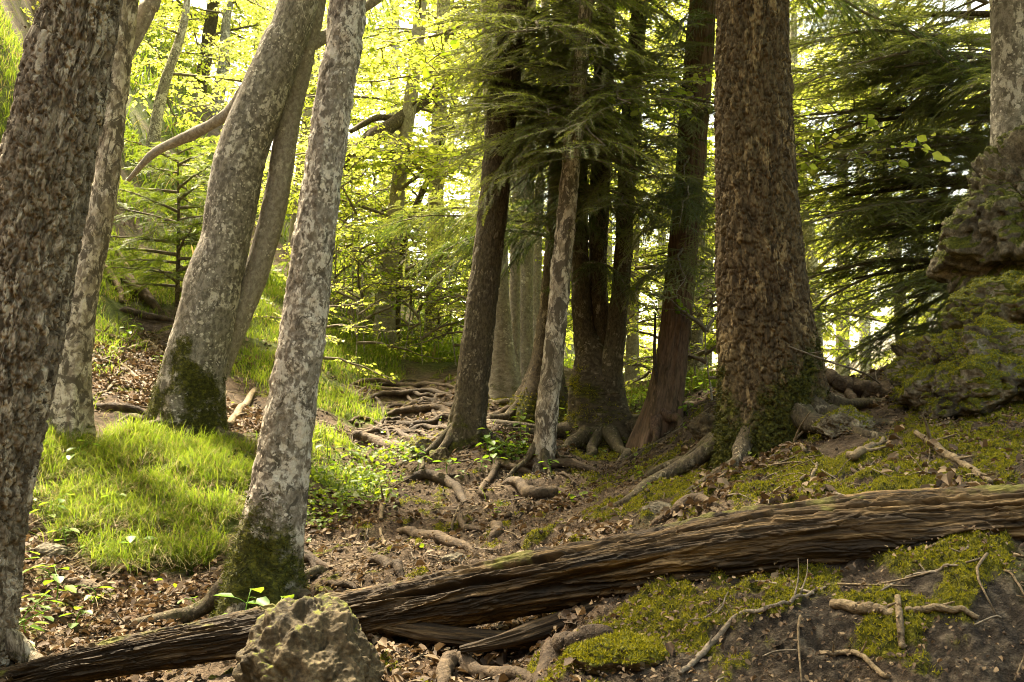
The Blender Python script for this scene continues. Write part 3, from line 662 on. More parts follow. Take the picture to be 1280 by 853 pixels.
def foot_roots(key, n, mat, L=.6, r0=.05, seed=0, span=(0, 6.28)):
    root = T_[key][0]; rg = random.Random(seed); b = np.array(root.location); R0 = T_[key][1][1][5]
    for i in range(n):
        a = span[0] + (span[1] - span[0]) * (i + rg.uniform(.1, .9)) / n; ln = L * rg.uniform(.6, 1.3); pts = []
        for t in np.linspace(0, 1, 7):
            aa = a + rg.uniform(-.25, .25) * t; d = R0 * .55 + ln * t; x, y = b[0] + math.cos(aa) * d, b[1] + math.sin(aa) * d
            pts.append([x, y, float(Hd(x, y)[0]) + (.14 * (1 - t) ** 4 + .012) - .09 * t ** 4])
        rr = [r0 * rg.uniform(.8, 1.2) * q for q in (1.2, .75, .55, .42, .34, .26, .15)]
        v, f3, f4 = tube(pts, rr, 12, 44, .3, seed + i)
        add_part(root, 'root', v, [f3, f4], {'lc': v * 1.0, 'h': np.full(len(v), .6), 'moss': np.full(len(v), .38)}, [M[mat]])
foot_roots('right', 6, 'bark_dark', .75, .07, 1, (2.4, 6.6)); foot_roots('birch', 5, 'bark_dark', .5, .05, 2); foot_roots('beech', 4, 'bark_dark', .4, .06, 3, (3.0, 6.4)); foot_roots('m1', 5, 'bark_dark', .6, .04, 4)
foot_roots('m2', 4, 'bark_dark', .4, .028, 5); foot_roots('m3', 8, 'bark_dark', 1.0, .07, 6, (2.6, 6.8)); foot_roots(14, 5, 'bark_dark', .8, .06, 7, (2.6, 6.6)); foot_roots('m4', 4, 'bark_red', .5, .05, 8); foot_roots('left', 4, 'bark_plate', .4, .06, 9, (-1.6, 1.2))
# --- yew boughs in view
def aim(root, p0, p1, sag, meshes, roll=0):
    """a bough from world point p0 whose tip lands near p1"""
    p0, p1 = np.array(p0), np.array(p1); d = p1 - p0; L = np.linalg.norm(d)
    az = math.atan2(d[1], d[0]); pit = math.atan2(d[2], math.hypot(d[0], d[1])) + sag
    bough(root, p0, az, pit, roll, L / 1.62, meshes)
def at_h(cv, py, Y):
    z = P(0, py, Y)[2]; C = cv[0]; return C[int(np.argmin(np.abs(C[:, 2] - z)))]
rgy = random.Random(5)
yew1 = T_['m4']
for (py, tx, ty, dY) in [(330,790,360,-.5),(300,905,330,.6),(280,770,300,.3),(250,800,250,-.9),(255,910,270,-.4),(220,770,230,-.2),(200,920,190,.5),(190,800,170,-.8),(170,760,130,.4),(150,900,120,-.6),(140,800,90,.7),(120,770,60,-.6),
                         (100,900,60,.4),(90,790,20,-.4),(70,920,10,-.2),(60,760,-20,.5),(40,830,30,-1.0),(10,790,-40,-.7),(0,900,-30,-.8),(-20,850,-60,.8),(310,845,370,-.9),(230,860,260,-1.0)]:
    aim(yew1[0], at_h(yew1[1], py, 7.5), P(tx, ty + 14, 7.5 + dY), .22, YD if rgy.random() < .6 else YB, rgy.uniform(-.4, .4))
boughs(yew1[0], yew1[1], 4.2, 8.6, 5, YD, (1.0, 1.6), (-.2, .3), seed=51)
yew2 = T_[14]
for (py, tx, ty, dY) in [(240,640,270,-.6),(225,760,260,-1.0),(200,610,250,-.9),(190,700,240,-1.6),(180,760,190,-.8),(170,660,150,-1.2),(150,620,160,-.7),(150,740,150,-1.4),(130,650,100,-1.0),(120,760,100,-1.0),(100,690,120,-1.7),
                         (90,640,60,-.7),(80,740,60,-.7),(300,540,300,-1.2),(285,505,285,-.8),(290,560,320,-.4),(275,480,270,-.6),(320,760,330,.2),(60,690,50,-1.3)]:
    aim(yew2[0], at_h(yew2[1], py, 8.8), P(tx, ty + 14, 8.8 + dY), .2, YD if rgy.random() < .75 else YB, rgy.uniform(-.4, .4))
boughs(yew2[0], yew2[1], 4.5, 9, 6, YD, (1.0, 1.5), (-.2, .3), seed=52)
for (py, tx, ty, dY) in [(330,800,345,-.9),(280,690,300,-1.0),(240,810,250,-.8),(160,700,190,-1.0),(100,800,130,-.9),(60,700,60,-.8),(190,820,190,.5),(350,690,350,.3)]:
    aim(T_['m3'][0], at_h(T_['m3'][1], py, 8.1), P(tx, ty + 14, 8.1 + dY), .2, YD, rgy.uniform(-.4, .4))
for (py, tx, ty, Y) in [(40,640,100,6.9),(60,700,130,6.3),(80,770,170,6.5),(150,650,190,6.7),(170,730,250,6.2),(160,690,215,6.4),(200,780,270,6.6),(230,800,330,6.8),(20,720,60,6.6),(120,830,200,6.7),(90,610,130,6.9),(60,820,100,6.8),(190,850,280,7.0),(220,870,330,7.1),(200,690,270,6.5),(140,740,215,6.3),(110,660,160,6.6),(250,770,300,6.6),(70,745,110,6.3),(180,640,240,6.8),(30,690,40,6.5)]:
    src = (yew2 if tx < 745 else T_['m3'] if tx < 790 else yew1); yy = 8.8 if tx < 745 else 8.1 if tx < 790 else 7.5
    aim(src[0], at_h(src[1], py, yy), P(tx, ty, Y), .28, YB, rgy.uniform(-.4, .4))
# big yew whose trunk stands behind the outcrop, boughs reaching left
yt = tree('spreading_yew', 'big yew with long grey-green boughs filling the space right of the massive trunk', [(1330,470,90),(1325,400,80),(1322,250,74),(1320,100,66),(1318,-60,56)], 8.6, 'fibre', 'bark_red', nseg=60, step=.03, flare=.4, seed=24, ztop=9, rtop=.05, moss_amt=.2)
for (py, tx, ty, dY) in [(385,1060,430,-.8),(380,1120,420,.4),(360,1010,400,.2),(340,1080,380,-1.0),(330,1150,400,-.9),(320,1040,340,.3),(300,1000,320,-.6),(300,1110,340,.7),(285,1170,330,-1.3),(270,1050,290,-.9),(262,1000,270,.4),
                         (250,1120,270,-.3),(240,1170,250,-1.2),(225,1020,230,-.7),(215,1080,230,.5),(200,1140,210,-1.1),(190,1000,195,-.1),(180,1060,180,-1.1),(165,1120,170,.6),(150,1010,140,-.5),(145,1170,150,-.9),(130,1070,130,.1),
                         (110,1130,110,-1.0),(100,1010,80,-.3),(90,1080,70,.6),(75,1160,60,-.7),(60,1030,40,-.9),(45,1100,20,-.2),(30,1170,10,.4),(10,1020,-20,-.5),(0,1110,-30,-1.0),(-20,1170,-40,-.5),(-30,1060,-60,.4),(350,1190,410,-.5),(120,1200,100,-1.4),(370,985,400,-.2),(320,970,350,-.9),(280,985,300,.3),(230,965,240,-.4),(180,980,190,.4),(140,970,150,-.7),(90,985,100,.2),(50,970,50,-.3),(20,990,20,.5),(250,1030,270,-1.3),(160,1040,170,-1.4),(70,1040,80,-1.3),(330,1060,380,-1.4)]:
    if rgy.random() < (.4 if py > 290 else .04): continue
    p0 = at_h(yt[1], py, 8.6); tip = P(tx, ty + 10, 8.6 + dY)
    d = tip - p0; L = np.linalg.norm(d)
    limb(yt[0], [p0, p0 + d * .35 + np.array([0, 0, .05]), p0 + d * .75], [.032, .022, .008], 'bark_dark', 'limb', 6, 12)
    az = math.atan2(d[1], d[0]); pit = math.atan2(d[2], math.hypot(d[0], d[1]))
    s0 = p0 + d * .30
    bough(yt[0], s0, az, pit + .12, rgy.uniform(-.3, .3), L * .72 / 1.62, YB)
    for _ in range(2):
      s1 = p0 + d * rgy.uniform(.15, .75) + np.array([0, rgy.uniform(-.1, .1), 0])
      bough(yt[0], s1, az + rgy.uniform(-.8, .8), pit - rgy.uniform(0, .4), rgy.uniform(-.4, .4), L * rgy.uniform(.35, .5) / 1.62, YB)
boughs(yt[0], yt[1], 4.2, 8.6, 5, YB, (1.2, 1.8), (-.2, .3), seed=53)
# crowns of the near trees, above the frame; camera-side ones added to shade the foreground
boughs(T_['right'][0], T_['right'][1], 4.9, 9, 8, BM, (1.6, 2.3), (-.1, .4), (-3.0, -.4), seed=154)
boughs(T_['left'][0], T_['left'][1], 4.6, 8.8, 4, BM, (1.4, 2.0), (-.1, .4), (-1.7, .3), seed=155)
boughs(T_['out'][0], T_['out'][1], 3.6, 7.5, 6, BM, (1.5, 2.1), (-.1, .4), (-3.0, -.9), seed=156)
boughs(T_['right'][0], T_['right'][1], 5.4, 11.5, 26, BM + BB[:1], (1.3, 1.9), (-.1, .5), seed=54)
boughs(T_['out'][0], T_['out'][1], 3.7, 8, 14, BM, (1.0, 1.7), (-.1, .5), seed=55)
boughs(T_['left'][0], T_['left'][1], 5.2, 9, 5, BB, (.9, 1.3), (0, .6), seed=56)
boughs(T_['birch'][0], T_['birch'][1], 5.5, 10, 5, BB, (.9, 1.3), (0, .6), seed=57)
boughs(T_['beech'][0], T_['beech'][1], 5.0, 12, 10, BB, (1.0, 1.6), (-.1, .5), seed=58)
boughs(T_['blotch'][0], T_['blotch'][1], 4.6, 10, 5, BB, (.8, 1.2), (0, .5), seed=59)
for k, n_ in (('m1', 6), ('m2', 4)): boughs(T_[k][0], T_[k][1], 3.2, 9.5, n_, BB, (.7, 1.2), (-.1, .5), seed=60 + n_)
boughs(T_['m3'][0], T_['m3'][1], 5.0, 10.5, 4, BM, (.9, 1.5), (-.1, .5), seed=61)
for sd in (10, 11, 12, 13): boughs(T_[sd][0], T_[sd][1], 2.8, 8.0, 4, BB, (.6, 1.1), (-.2, .4), seed=70 + sd)
for sd, z0, n_ in ((15, 2.6, 26), (16, 2.4, 26), (17, 2.4, 8), (18, 1.9, 16), (19, 2.0, 16), (20, 8.6, 10), (21, 5.4, 10)):
    boughs(T_[sd][0], T_[sd][1], z0, 8.5 if sd != 20 else 12, n_, BB, (.7, 1.3), (-.3, .3), seed=80 + sd)

# --- background beeches and saplings (world positions)
def far_tree(x, y, hgt, r, lean, meshes, n, z0, scl, seed, label, name='woodland_beech', mat='bark_grey', group='leafy trees behind the path', pitch=(-.35, .3)):
    z = float(Hd(x, y)[0]); rg = random.Random(seed)
    hgt = min(hgt, 1.9 + .42 * y - z) if y < 30 else hgt
    pts = [np.array([x, y, z]), np.array([x + lean * .3, y, z + hgt * .33]), np.array([x + lean * .6 + rg.uniform(-.2, .2), y, z + hgt * .66]), np.array([x + lean, y, z + hgt])]
    root = thing(name, pts[0], label, 'tree', group)
    V, F, at, cv = trunk_mesh('trunk', pts, np.array([r, r * .85, r * .6, r * .2]), 'smooth', mat, nseg=18, step=.12, flare=.35, seed=seed, moss_h=.4, moss_amt=.4)
    add_part(root, 'trunk', V, F, at, [M[mat]])
    boughs(root, cv, z + z0, z + hgt * .98, int(n * .30), meshes, scl, pitch, seed=seed)
    return root
FAR = [(-3.3,15,8,.12,.4,26,.8),(-1.9,17.5,9,.12,-.3,30,.6),(-.2,17,9,.11,.2,30,.5),(1.4,15.5,8,.10,.3,26,.4),(2.6,13.5,8,.10,.2,26,.3),(4.3,14,9,.12,-.2,30,.4),(5.6,17,9,.13,.3,30,.3),(7.8,19,10,.14,.2,34,.3),
       (-5.8,19,9,.13,.6,30,.6),(-8.5,21,9,.14,.5,30,.6),(.8,22,11,.16,.3,36,.4),(3.6,21,11,.15,-.4,36,.4),(-3.2,24,11,.16,.4,36,.6),(-6.5,28,12,.2,.4,36,.6),(10.5,24,12,.18,.2,36,.3),(6.6,27,13,.2,.3,40,.3),
       (-11.5,27,12,.18,.4,36,.6),(1.8,31,13,.2,.3,40,.4),(-1.5,36,13,.22,.3,40,.5),(12,34,15,.22,.3,44,.3),(-10,38,14,.22,.4,44,.5),(6,40,15,.22,.3,44,.4),(-5,13.5,6,.09,.5,18,1.0),(17,30,15,.22,.2,40,.3),(-16,34,13,.2,.3,40,.5),(3.4,12.6,7,.09,.2,40,.1),(4.9,12.4,7,.09,-.2,44,.1),(6.6,14.5,8,.10,.2,44,.1),(5.2,20.5,9,.12,.2,44,.1),(9.2,17,9,.12,-.2,44,.1)]
for i, (x, y, hgt, r, ln, n, z0) in enumerate(FAR):
    far_tree(x, y, hgt, r, ln, BB, n, z0, (.8, 1.35) if y < 20 else (1.2, 2.0), 300 + i, 'leafy yellow-green beech in the sunlit wood behind the path', mat=('bark_grey', 'bark_white', 'bark_beech')[i % 3])
def sapling(px, py, hgt, meshes, n, scl, seed, label, Y=None, name='beech_sapling', group=None, mat='bark_beech'):
    g = G(px, py) if Y is None else P(px, py, Y); z = float(Hd(g[0], g[1])[0]); rg = random.Random(seed)
    pts = [np.array([g[0], g[1], z]), np.array([g[0] + rg.uniform(-.1, .1), g[1], z + hgt * .5]), np.array([g[0] + rg.uniform(-.25, .25), g[1], z + hgt])]
    root = thing(name, pts[0], label, 'sapling', group)
    V, F, at, cv = trunk_mesh('stem', pts, np.array([.008, .005, .002]) * max(1, hgt / 1.6), 'smooth', mat, nseg=10, step=.06, flare=.2, seed=seed, moss_amt=0)
    add_part(root, 'stem', V, F, at, [M[mat]])
    boughs(root, cv, z + hgt * .15, z + hgt, n, meshes, scl, (-.2, .6), seed=seed)
SAP = [(455,440,1.8),(440,425,2.2),(505,450,1.5),(528,455,1.6),(570,458,1.5),(600,462,1.4),(470,420,2.4),(415,400,2.4),(380,360,2.5),(800,470,1.4),(780,480,1.2),(870,480,1.3),(890,500,1.0),(855,490,1.2),(430,380,2.6),(340,320,2.4),(300,270,2.6),(820,500,.9),(560,440,2.2),(445,455,1.2),(490,432,1.6),(515,430,2.0),(548,450,1.3),(585,450,1.2),(460,380,2.6),(420,350,2.6),(535,425,2.4),(500,400,2.6),(605,452,1.5),(400,470,.9),(810,455,1.8),(880,455,1.8),(840,470,1.5)]
for i, (a, b, hg) in enumerate(SAP):
    sapling(a, b, hg, BS if i % 3 else BSM, 9, (.5, .9), 400 + i, 'leafy beech sapling in the bright undergrowth at the back of the clearing', group='beech saplings in the undergrowth')
# the young fir on the left slope
g = G(221, 398); fz = float(Hd(g[0], g[1])[0])
fir = thing('young_fir', (g[0], g[1], fz), 'young fir with flat feathery yellow-green branches on the slope left of the curved beech', 'tree')
fpts = [np.array([g[0], g[1], fz]), np.array([g[0], g[1], fz + .8]), np.array([g[0] - .03, g[1], fz + 1.75])]
V, F, at, fcv = trunk_mesh('trunk', fpts, np.array([.024, .018, .005]), 'smooth', 'bark_dark', nseg=12, step=.04, flare=.2, seed=90, moss_amt=0)
add_part(fir, 'trunk', V, F, at, [M['bark_dark']])
boughs(fir, fcv, fz + .25, fz + 1.7, 36, FB, (.7, 1.25), (-.1, .25), seed=91)

# ------------------------------------------------------------------ rocks
def rock(name, label, c, size, seed, mat='rock', moss=.6, amp=.35, sub=6, rot=0, tufts=0, boxy=0, tmat='moss', moss_off=0):
    bm = bmesh.new(); bmesh.ops.create_icosphere(bm, subdivisions=sub, radius=1)
    V = np.array([v.co[:] for v in bm.verts]); F = np.array([[v.index for v in f.verts] for f in bm.faces]); bm.free()
    n = V * np.array(size) / max(size) * 1.15
    if boxy: V = np.sign(V) * np.abs(V) ** (1 - boxy * .5); V = V / np.maximum(np.max(np.abs(V), axis=1, keepdims=True) ** .5, .1)
    fl = V @ nrm(np.random.default_rng(seed).normal(0, 1, (9, 3))).T
    cut = np.minimum(1, np.min(.74 / np.maximum(fl, .05), axis=1))
    d = cut - 1 + amp * (.62 * fbm(n * 1.2 + seed, 3, seed) + .30 * (ridged(n * 2.1 + seed, 3, seed + 3, .45) - .5) + .16 * fbm(n * 6, 4, seed + 5, .55) - .12 * sm(.72, .9, ridged(n * 3.3 + seed, 2, seed + 8)) + .05 * fbm(n * 22, 3, seed + 6))
    V = V * (1 + d)[:, None] * np.array(size)
    ca, sa = math.cos(rot), math.sin(rot); V = np.stack([V[:, 0] * ca - V[:, 1] * sa, V[:, 0] * sa + V[:, 1] * ca, V[:, 2]], 1)
    # normals
    fn = np.cross(V[F[:, 1]] - V[F[:, 0]], V[F[:, 2]] - V[F[:, 0]]); vn = np.zeros_like(V)
    for k in range(3): np.add.at(vn, F[:, k], fn)
    vn = nrm(vn)
    ms = np.clip((vn[:, 2] - .15 + moss_off) * 1.3 + .8 * fbm(V * 6 + seed, 4, seed + 9), 0, 1) * moss
    bump_ = sm(.35, .7, ms) * (.5 + fbm(V * 30, 2, 4)) * .03 * min(1, max(size))
    V = V + vn * bump_[:, None]
    root = link(name, mk(name, V, [F], [M[mat]], None, {'moss': ms}), None, label, 'rock'); root.location = tuple(c)
    if tufts:
        fm = ms[F].mean(1); ar = np.linalg.norm(fn, axis=1) * .5; pr = ar * sm(.4, .65, fm)
        tuft_part(root, V, F, vn, pr, tufts, tmat)
    return root
def fronds(pos, nor, L, wd, mat, spread=.8, rg=RNG):
    n = len(pos); d = nrm(nor + rg.normal(0, spread, (n, 3))); sd = nrm(np.cross(d, rg.normal(0, 1, (n, 3))))
    L = (L * rg.uniform(.5, 1.3, n))[:, None]
    v = np.stack([pos - sd * wd, pos + sd * wd, pos + d * L], 1).reshape(-1, 3)
    return v, np.arange(3 * n).reshape(-1, 3)
def tuft_part(root, V, F, vn, pr, count, mat='moss', L=.011, wd=.0021):
    if pr.sum() <= 0: return
    k = RNG.choice(len(F), count, p=pr / pr.sum()); b = RNG.dirichlet((1, 1, 1), count)
    p = (V[F[k]] * b[:, :, None]).sum(1); nn = nrm((vn[F[k]] * b[:, :, None]).sum(1))
    v, f = fronds(p, nn, L, wd, mat)
    link('moss', mk('moss', v, [f], [M[mat]], smooth=False), root, kind='stuff')
def gst(px, py, size):
    g = G(px, py); return np.array([g[0], g[1], float(Hd(g[0], g[1])[0]) + size[2] * .12])
rock('limestone_rock', 'rough lumpy limestone rock in front of the fallen log at the bottom of the picture', P(390,872,2.75) + np.array([0, .05, 0]), (.235, .20, .25), 12, 'rock', .55, .30, 7)
rock('mossy_boulder', 'grey boulder with thick green moss cap above the log on the right bank', P(1240,470,4.7), (.46, .36, .25), 14, 'rock_grey', 1.0, .46, 7, tufts=34000, boxy=.3, moss_off=.2)
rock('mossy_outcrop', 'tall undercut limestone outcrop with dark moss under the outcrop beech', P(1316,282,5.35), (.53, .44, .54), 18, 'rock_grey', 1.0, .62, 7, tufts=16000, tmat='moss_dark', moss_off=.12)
rock('mossy_ledge', 'broad mossy ledge between the capped boulder and the tall outcrop', P(1292,408,5.15), (.50, .42, .30), 20, 'rock_grey', 1.0, .5, 7, tufts=20000, moss_off=.5)
rock('bank_stone', 'angular grey stone with mossy top at the right foot of the massive trunk', P(1055,535,4.55), (.13, .12, .09), 23, 'rock_grey', .7, .45, 6, tufts=1500)
rock('bank_stone', 'brownish stone on the bank left of the massive trunk', P(888,545,5.9), (.13, .12, .14), 29, 'rock', .3, .4, 6)
rock('path_stone', 'dark pointed stone in the lower path just above the log', gst(572,704,(.065, .06, .04)), (.065, .06, .04), 31, 'rock_grey', .2, .5, 5)
rock('path_stone', 'mossy round stone at the top of the earth step below the rooty path', gst(526,560,(.10, .09, .07)), (.10, .09, .07), 37, 'rock_grey', .7, .4, 5, tufts=500)
rock('path_stone', 'blocky brown stone in the earth step left of the straight dark trunk', gst(549,575,(.09, .08, .07)), (.09, .08, .07), 41, 'rock', .6, .4, 5)
rock('path_stone', 'flat pale stone lying in the litter above the middle of the log', gst(822,640,(.08, .06, .035)), (.08, .06, .035), 43, 'rock_grey', .1, .4, 5)
rock('slope_stone', 'pale flat stone beside the thick left trunk', gst(62,692,(.10, .07, .045)), (.10, .07, .045), 47, 'rock_grey', .1, .4, 5)
rock('slope_stone', 'brown stone among dead leaves below the grass tussock', gst(112,740,(.08, .06, .035)), (.08, .06, .035), 53, 'rock', .1, .4, 5)
rock('moss_cushion_stone', 'low stone buried in green moss at the bottom edge near the pale root', P(775,822,2.55), (.12, .10, .06), 59, 'rock', 1.0, .4, 6, tufts=6000, moss_off=.3)

# ------------------------------------------------------------------ fallen log
LOGP = [(1420,642,106,2.75),(1280,659,106,2.8),(1120,668,104,2.85),(960,681,94,2.93),(820,702,84,3.02),(700,723,77,3.12),(560,749,70,3.25),(440,772,62,3.35),(320,792,54,3.4),(200,812,46,3.42),(110,829,40,3.42),(30,847,32,3.42),(-40,864,24,3.42)]
lp = np.array([P(a, b, y) for a, b, w_, y in LOGP]); lr = np.array([w_ / 2 * y / FPX for a, b, w_, y in LOGP])
def log_mesh():
    n, ns = 900, 300; C = catmull(lp, n); rr = np.interp(np.linspace(0, len(lp) - 1, n), np.arange(len(lp)), lr)
    S = np.concatenate([[0], np.cumsum(np.linalg.norm(np.diff(C, axis=0), axis=1))]); T, U, W = frames(C)
    th = np.linspace(0, 2 * math.pi, ns, endpoint=False); TH = np.tile(th, n); SS = np.repeat(S, ns); RR = np.repeat(rr, ns)
    q = np.stack([np.cos(TH) * .12, np.sin(TH) * .12, SS], 1)
    big = fbm(q * np.array([7, 7, 1.6]), 3, 71); wq = q + .012 * np.stack([fbm(q * 6, 3, 5), fbm(q * 6 + 9, 3, 6), 0 * SS], 1)
    gro = ridged(wq * np.array([22, 22, .8]), 3, 72); fi = ridged(wq * np.array([95, 95, 3.0]), 2, 73) ** 2
    w1 = 1.0 * fbm(q * np.array([10, 10, 4]), 3, 91); w2 = .8 * fbm(q * np.array([14, 14, 6]) + 5, 3, 92)
    f1, f2, cid, tl = vor(TH / (2 * math.pi) * 26 + w1, SS / .22 + w2, 26, 93); e1 = sm(.02, .13, f2 - f1)
    f1, f2, ci2, tl2 = vor(TH / (2 * math.pi) * 60 + 1.6 * w1, SS / .11 + 1.2 * w2, 60, 94); e2 = sm(.02, .2, f2 - f1)
    r = RR * (1 + .13 * big) + .010 * (gro - .6) + .0045 * (fi - .5) + e1 * (.011 * cid + .008 * tl - .003) + .006 * e2 * ci2
    r = r - .040 * sm(.82, .93, ridged(wq * np.array([9, 9, .5]) + 4, 2, 75))
    V = np.repeat(C, ns, 0) + r[:, None] * (np.cos(TH)[:, None] * np.repeat(U, ns, 0) * .92 + np.sin(TH)[:, None] * np.repeat(W, ns, 0))
    lc = np.stack([np.cos(TH) * .12, np.sin(TH) * .12, SS], 1)
    return mk('fallen_log', V, [grid_faces(n, ns), np.arange(ns)[::-1][None][:, :].reshape(1, -1)], [M['log']], None, {'lc': lc, 'h': gro, 'moss': np.clip(.35 + .5 * np.cos(TH) + .3 * big - .25, 0, 1)})
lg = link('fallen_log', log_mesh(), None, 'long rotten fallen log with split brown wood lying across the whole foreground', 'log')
def slab(pp, seed):
    pts = np.array([P(a, b, y) for a, b, w_, y in pp]); rad = [w_ / 2 * y / FPX for a, b, w_, y in pp]
    n, ns = 160, 48; C = catmull(pts, n); rr = np.interp(np.linspace(0, len(pts) - 1, n), np.arange(len(pts)), rad); T, U, W = frames(C)
    S = np.concatenate([[0], np.cumsum(np.linalg.norm(np.diff(C, axis=0), axis=1))])
    th = np.linspace(0, 2 * math.pi, ns, endpoint=False); TH = np.tile(th, n); SS = np.repeat(S, ns)
    lc = np.stack([np.cos(TH) * .06, np.sin(TH) * .06, SS + seed], 1); g_ = ridged(lc * np.array([22, 22, 1.6]), 4, seed)
    r = np.repeat(rr, ns) * (1 + .2 * fbm(lc * np.array([8, 8, 4]), 3, seed)) + .018 * (g_ - .6)
    V = np.repeat(C, ns, 0) + r[:, None] * (np.cos(TH)[:, None] * np.repeat(U, ns, 0) + 1.5 * np.sin(TH)[:, None] * np.repeat(W, ns, 0))
    return mk('split_slab', V, [grid_faces(n, ns)], [M['log']], None, {'lc': lc, 'h': g_, 'moss': np.zeros(len(V))})
link('split_slab', slab([(455,778,10,3.3),(530,790,20,3.2),(620,800,22,3.12),(700,806,16,3.06),(740,812,5,3.03)], 5), lg)
link('split_slab', slab([(575,812,6,3.0),(640,798,17,3.02),(720,772,24,3.02),(800,748,26,3.0),(900,722,16,3.0)], 6), lg)

# ------------------------------------------------------------------ roots and sticks
def polytube(name, label, cat, pp, rpx, mat='root', lift=.3, group=None, k=12, wob=.22, taper=True, seed=0, Yc=None):
    """pp: pixel points lying on the ground (or px,py,Y); rpx: widths in px"""
    pts = []
    for q in pp:
        pts.append(P(*q) if len(q) > 2 else G(*q))
    pts = np.array(pts); ym = pts[:, 1].mean()
    rad = np.array(rpx, float) / 2 * ym / FPX
    n = max(10, 7 * len(pts)); C = catmull(pts, n); C = C + (.003 if 'stick' in mat or mat == 'twig' else .009) * ym / 6 * np.stack([fbm(xyz(np.arange(n) * .35, seed + 1.5 * j), 2, seed) for j in range(3)], 1)
    rr = np.interp(np.linspace(0, 1, n), np.linspace(0, 1, len(rad)), rad)
    if all(len(q) == 2 for q in pp):
        hz = Hd(C[:, 0], C[:, 1]); kz = max(3, n // 4) | 1; hs = np.convolve(np.pad(hz, kz // 2, 'edge'), np.ones(kz) / kz, 'valid')
        C[:, 2] = .6 * hs + .4 * hz + rr * lift + .004 - (0 if mat in ('stick', 'twig') else 1.9) * rr.max() * np.abs(np.linspace(-1, 1, n)) ** 7
    v, a, b = tube(C, rr, k, n * 2, .12 if mat in ('stick', 'twig') else wob, seed + 3)
    A = Acc(); A.add(v - C[0], a, b)
    if mat in ('stick', 'twig'):
        rg = np.random.default_rng(seed + 7); ln = np.linalg.norm(C[-1] - C[0])
        for _ in range(rg.integers(2, 5)):
            i = int(rg.integers(n // 5, n - 2)); tg = nrm(C[i + 1] - C[i]); d = nrm(tg * .8 + rg.normal(0, .6, 3) + np.array([0, 0, .35])); l = ln * rg.uniform(.05, .28)
            q = np.array([C[i], C[i] + d * l * .5, C[i] + d * l + rg.normal(0, .1 * l, 3)]) - C[0]
            A.add(*tube(q, [rr[i] * .6, rr[i] * .35, rr[i] * .2], 6, 10, .15, seed))
    o = link(name, A.mesh(name, [M[mat]]), None, label, cat, group); o.location = tuple(C[0]); return o
ZZ = lambda l: [(400 + a / 1.984, 423 + b / 1.984) for a, b in l]
RR_ = lambda l: [(850 + a / 1.984, 423 + b / 1.984) for a, b in l]
_rg = random.Random(3); MORE = []
for _i in range(16):
    _x, _y = 435 + _rg.random() * 105, 480 + 70 * (_i + .5) / 16; _l = _rg.uniform(35, 85); _w = _rg.uniform(3.5, 7.5); kk_ = _rg.uniform(-.25, .12)
    MORE.append(([(_x, _y), (_x + _l * .35, _y + _l * kk_ * .5 + _rg.uniform(-5, 5)), (_x + _l * .7, _y + _l * kk_ + _rg.uniform(-4, 4)), (_x + _l, _y + _l * kk_ + _rg.uniform(-7, 7))], (_w * .6, _w, _w * .9, _w * .5)))
UP = [([(60,118),(130,112),(250,122),(345,118)],(5,8,8,6)),([(70,155),(150,142),(260,136),(345,150)],(5,8,9,7)),([(110,150),(150,165),(160,215)],(4,6,5)),([(160,192),(230,180),(300,184),(345,192)],(6,10,10,8)),
 ([(175,208),(240,217),(300,202),(345,196)],(5,9,9,7)),([(200,238),(270,226),(340,232)],(5,9,8)),([(262,140),(230,165),(190,182)],(6,7,5)),([(128,108),(118,162)],(5,5)),([(110,235),(200,240),(270,262)],(6,10,8)),
 ([(75,238),(140,265),(215,275)],(9,16,12)),([(230,160),(300,165),(350,172)],(5,6,6)),([(90,178),(180,170),(240,172)],(3,5,4)),([(180,125),(220,150),(262,200)],(4,5,4)),([(300,130),(280,170),(300,215)],(5,6,5)),([(150,215),(170,250),(150,280)],(4,5,4)),
 ([(410,205),(450,190),(500,170)],(8,9,6)),([(400,250),(470,225),(520,200)],(6,8,5)),([(240,250),(330,262),(380,240)],(7,9,6)),([(60,205),(120,205),(170,222)],(4,6,4))]
uplab = ['topmost root crossing the rooty steps of the upper path','second root across the upper path, running to the straight dark trunk','short root bending downhill on the left of the upper path','thick rounded root forming a step halfway up the rooty path',
 'wavy root just under the thick rounded step root','lowest smooth root of the upper steps touching the straight dark trunk','slanting root joining two cross roots on the upper path','very short root at the upper left corner of the rooty path','low root above the dark earth step of the path',
 'heavy dark root edging the earth step at the foot of the upper path','thin root beside the straight dark trunk in the middle of the steps','fine root lying left of the step roots','fine root slanting across the step roots to the right','short vertical root crossing three step roots','crooked short root running down to the earth step',
 'root running right from behind the straight dark trunk','root rising toward the smooth beech stems','root curling behind the foot of the straight dark trunk','fine root at the left edge of the upper path']
for i, ((pp, rp), lb) in enumerate(zip(UP, uplab)):
    polytube('exposed_root', lb, 'root', ZZ(pp), rp, 'root_dark' if i % 3 else 'root', .25, 'roots across the upper path', seed=500 + i)
for i, (pp, rp) in enumerate(MORE):
    polytube('exposed_root', 'thin root woven among the thicker step roots of the upper path', 'root', pp, rp, 'root' if i % 2 else 'root_dark', .3, 'thin roots woven across the upper path', seed=530 + i)
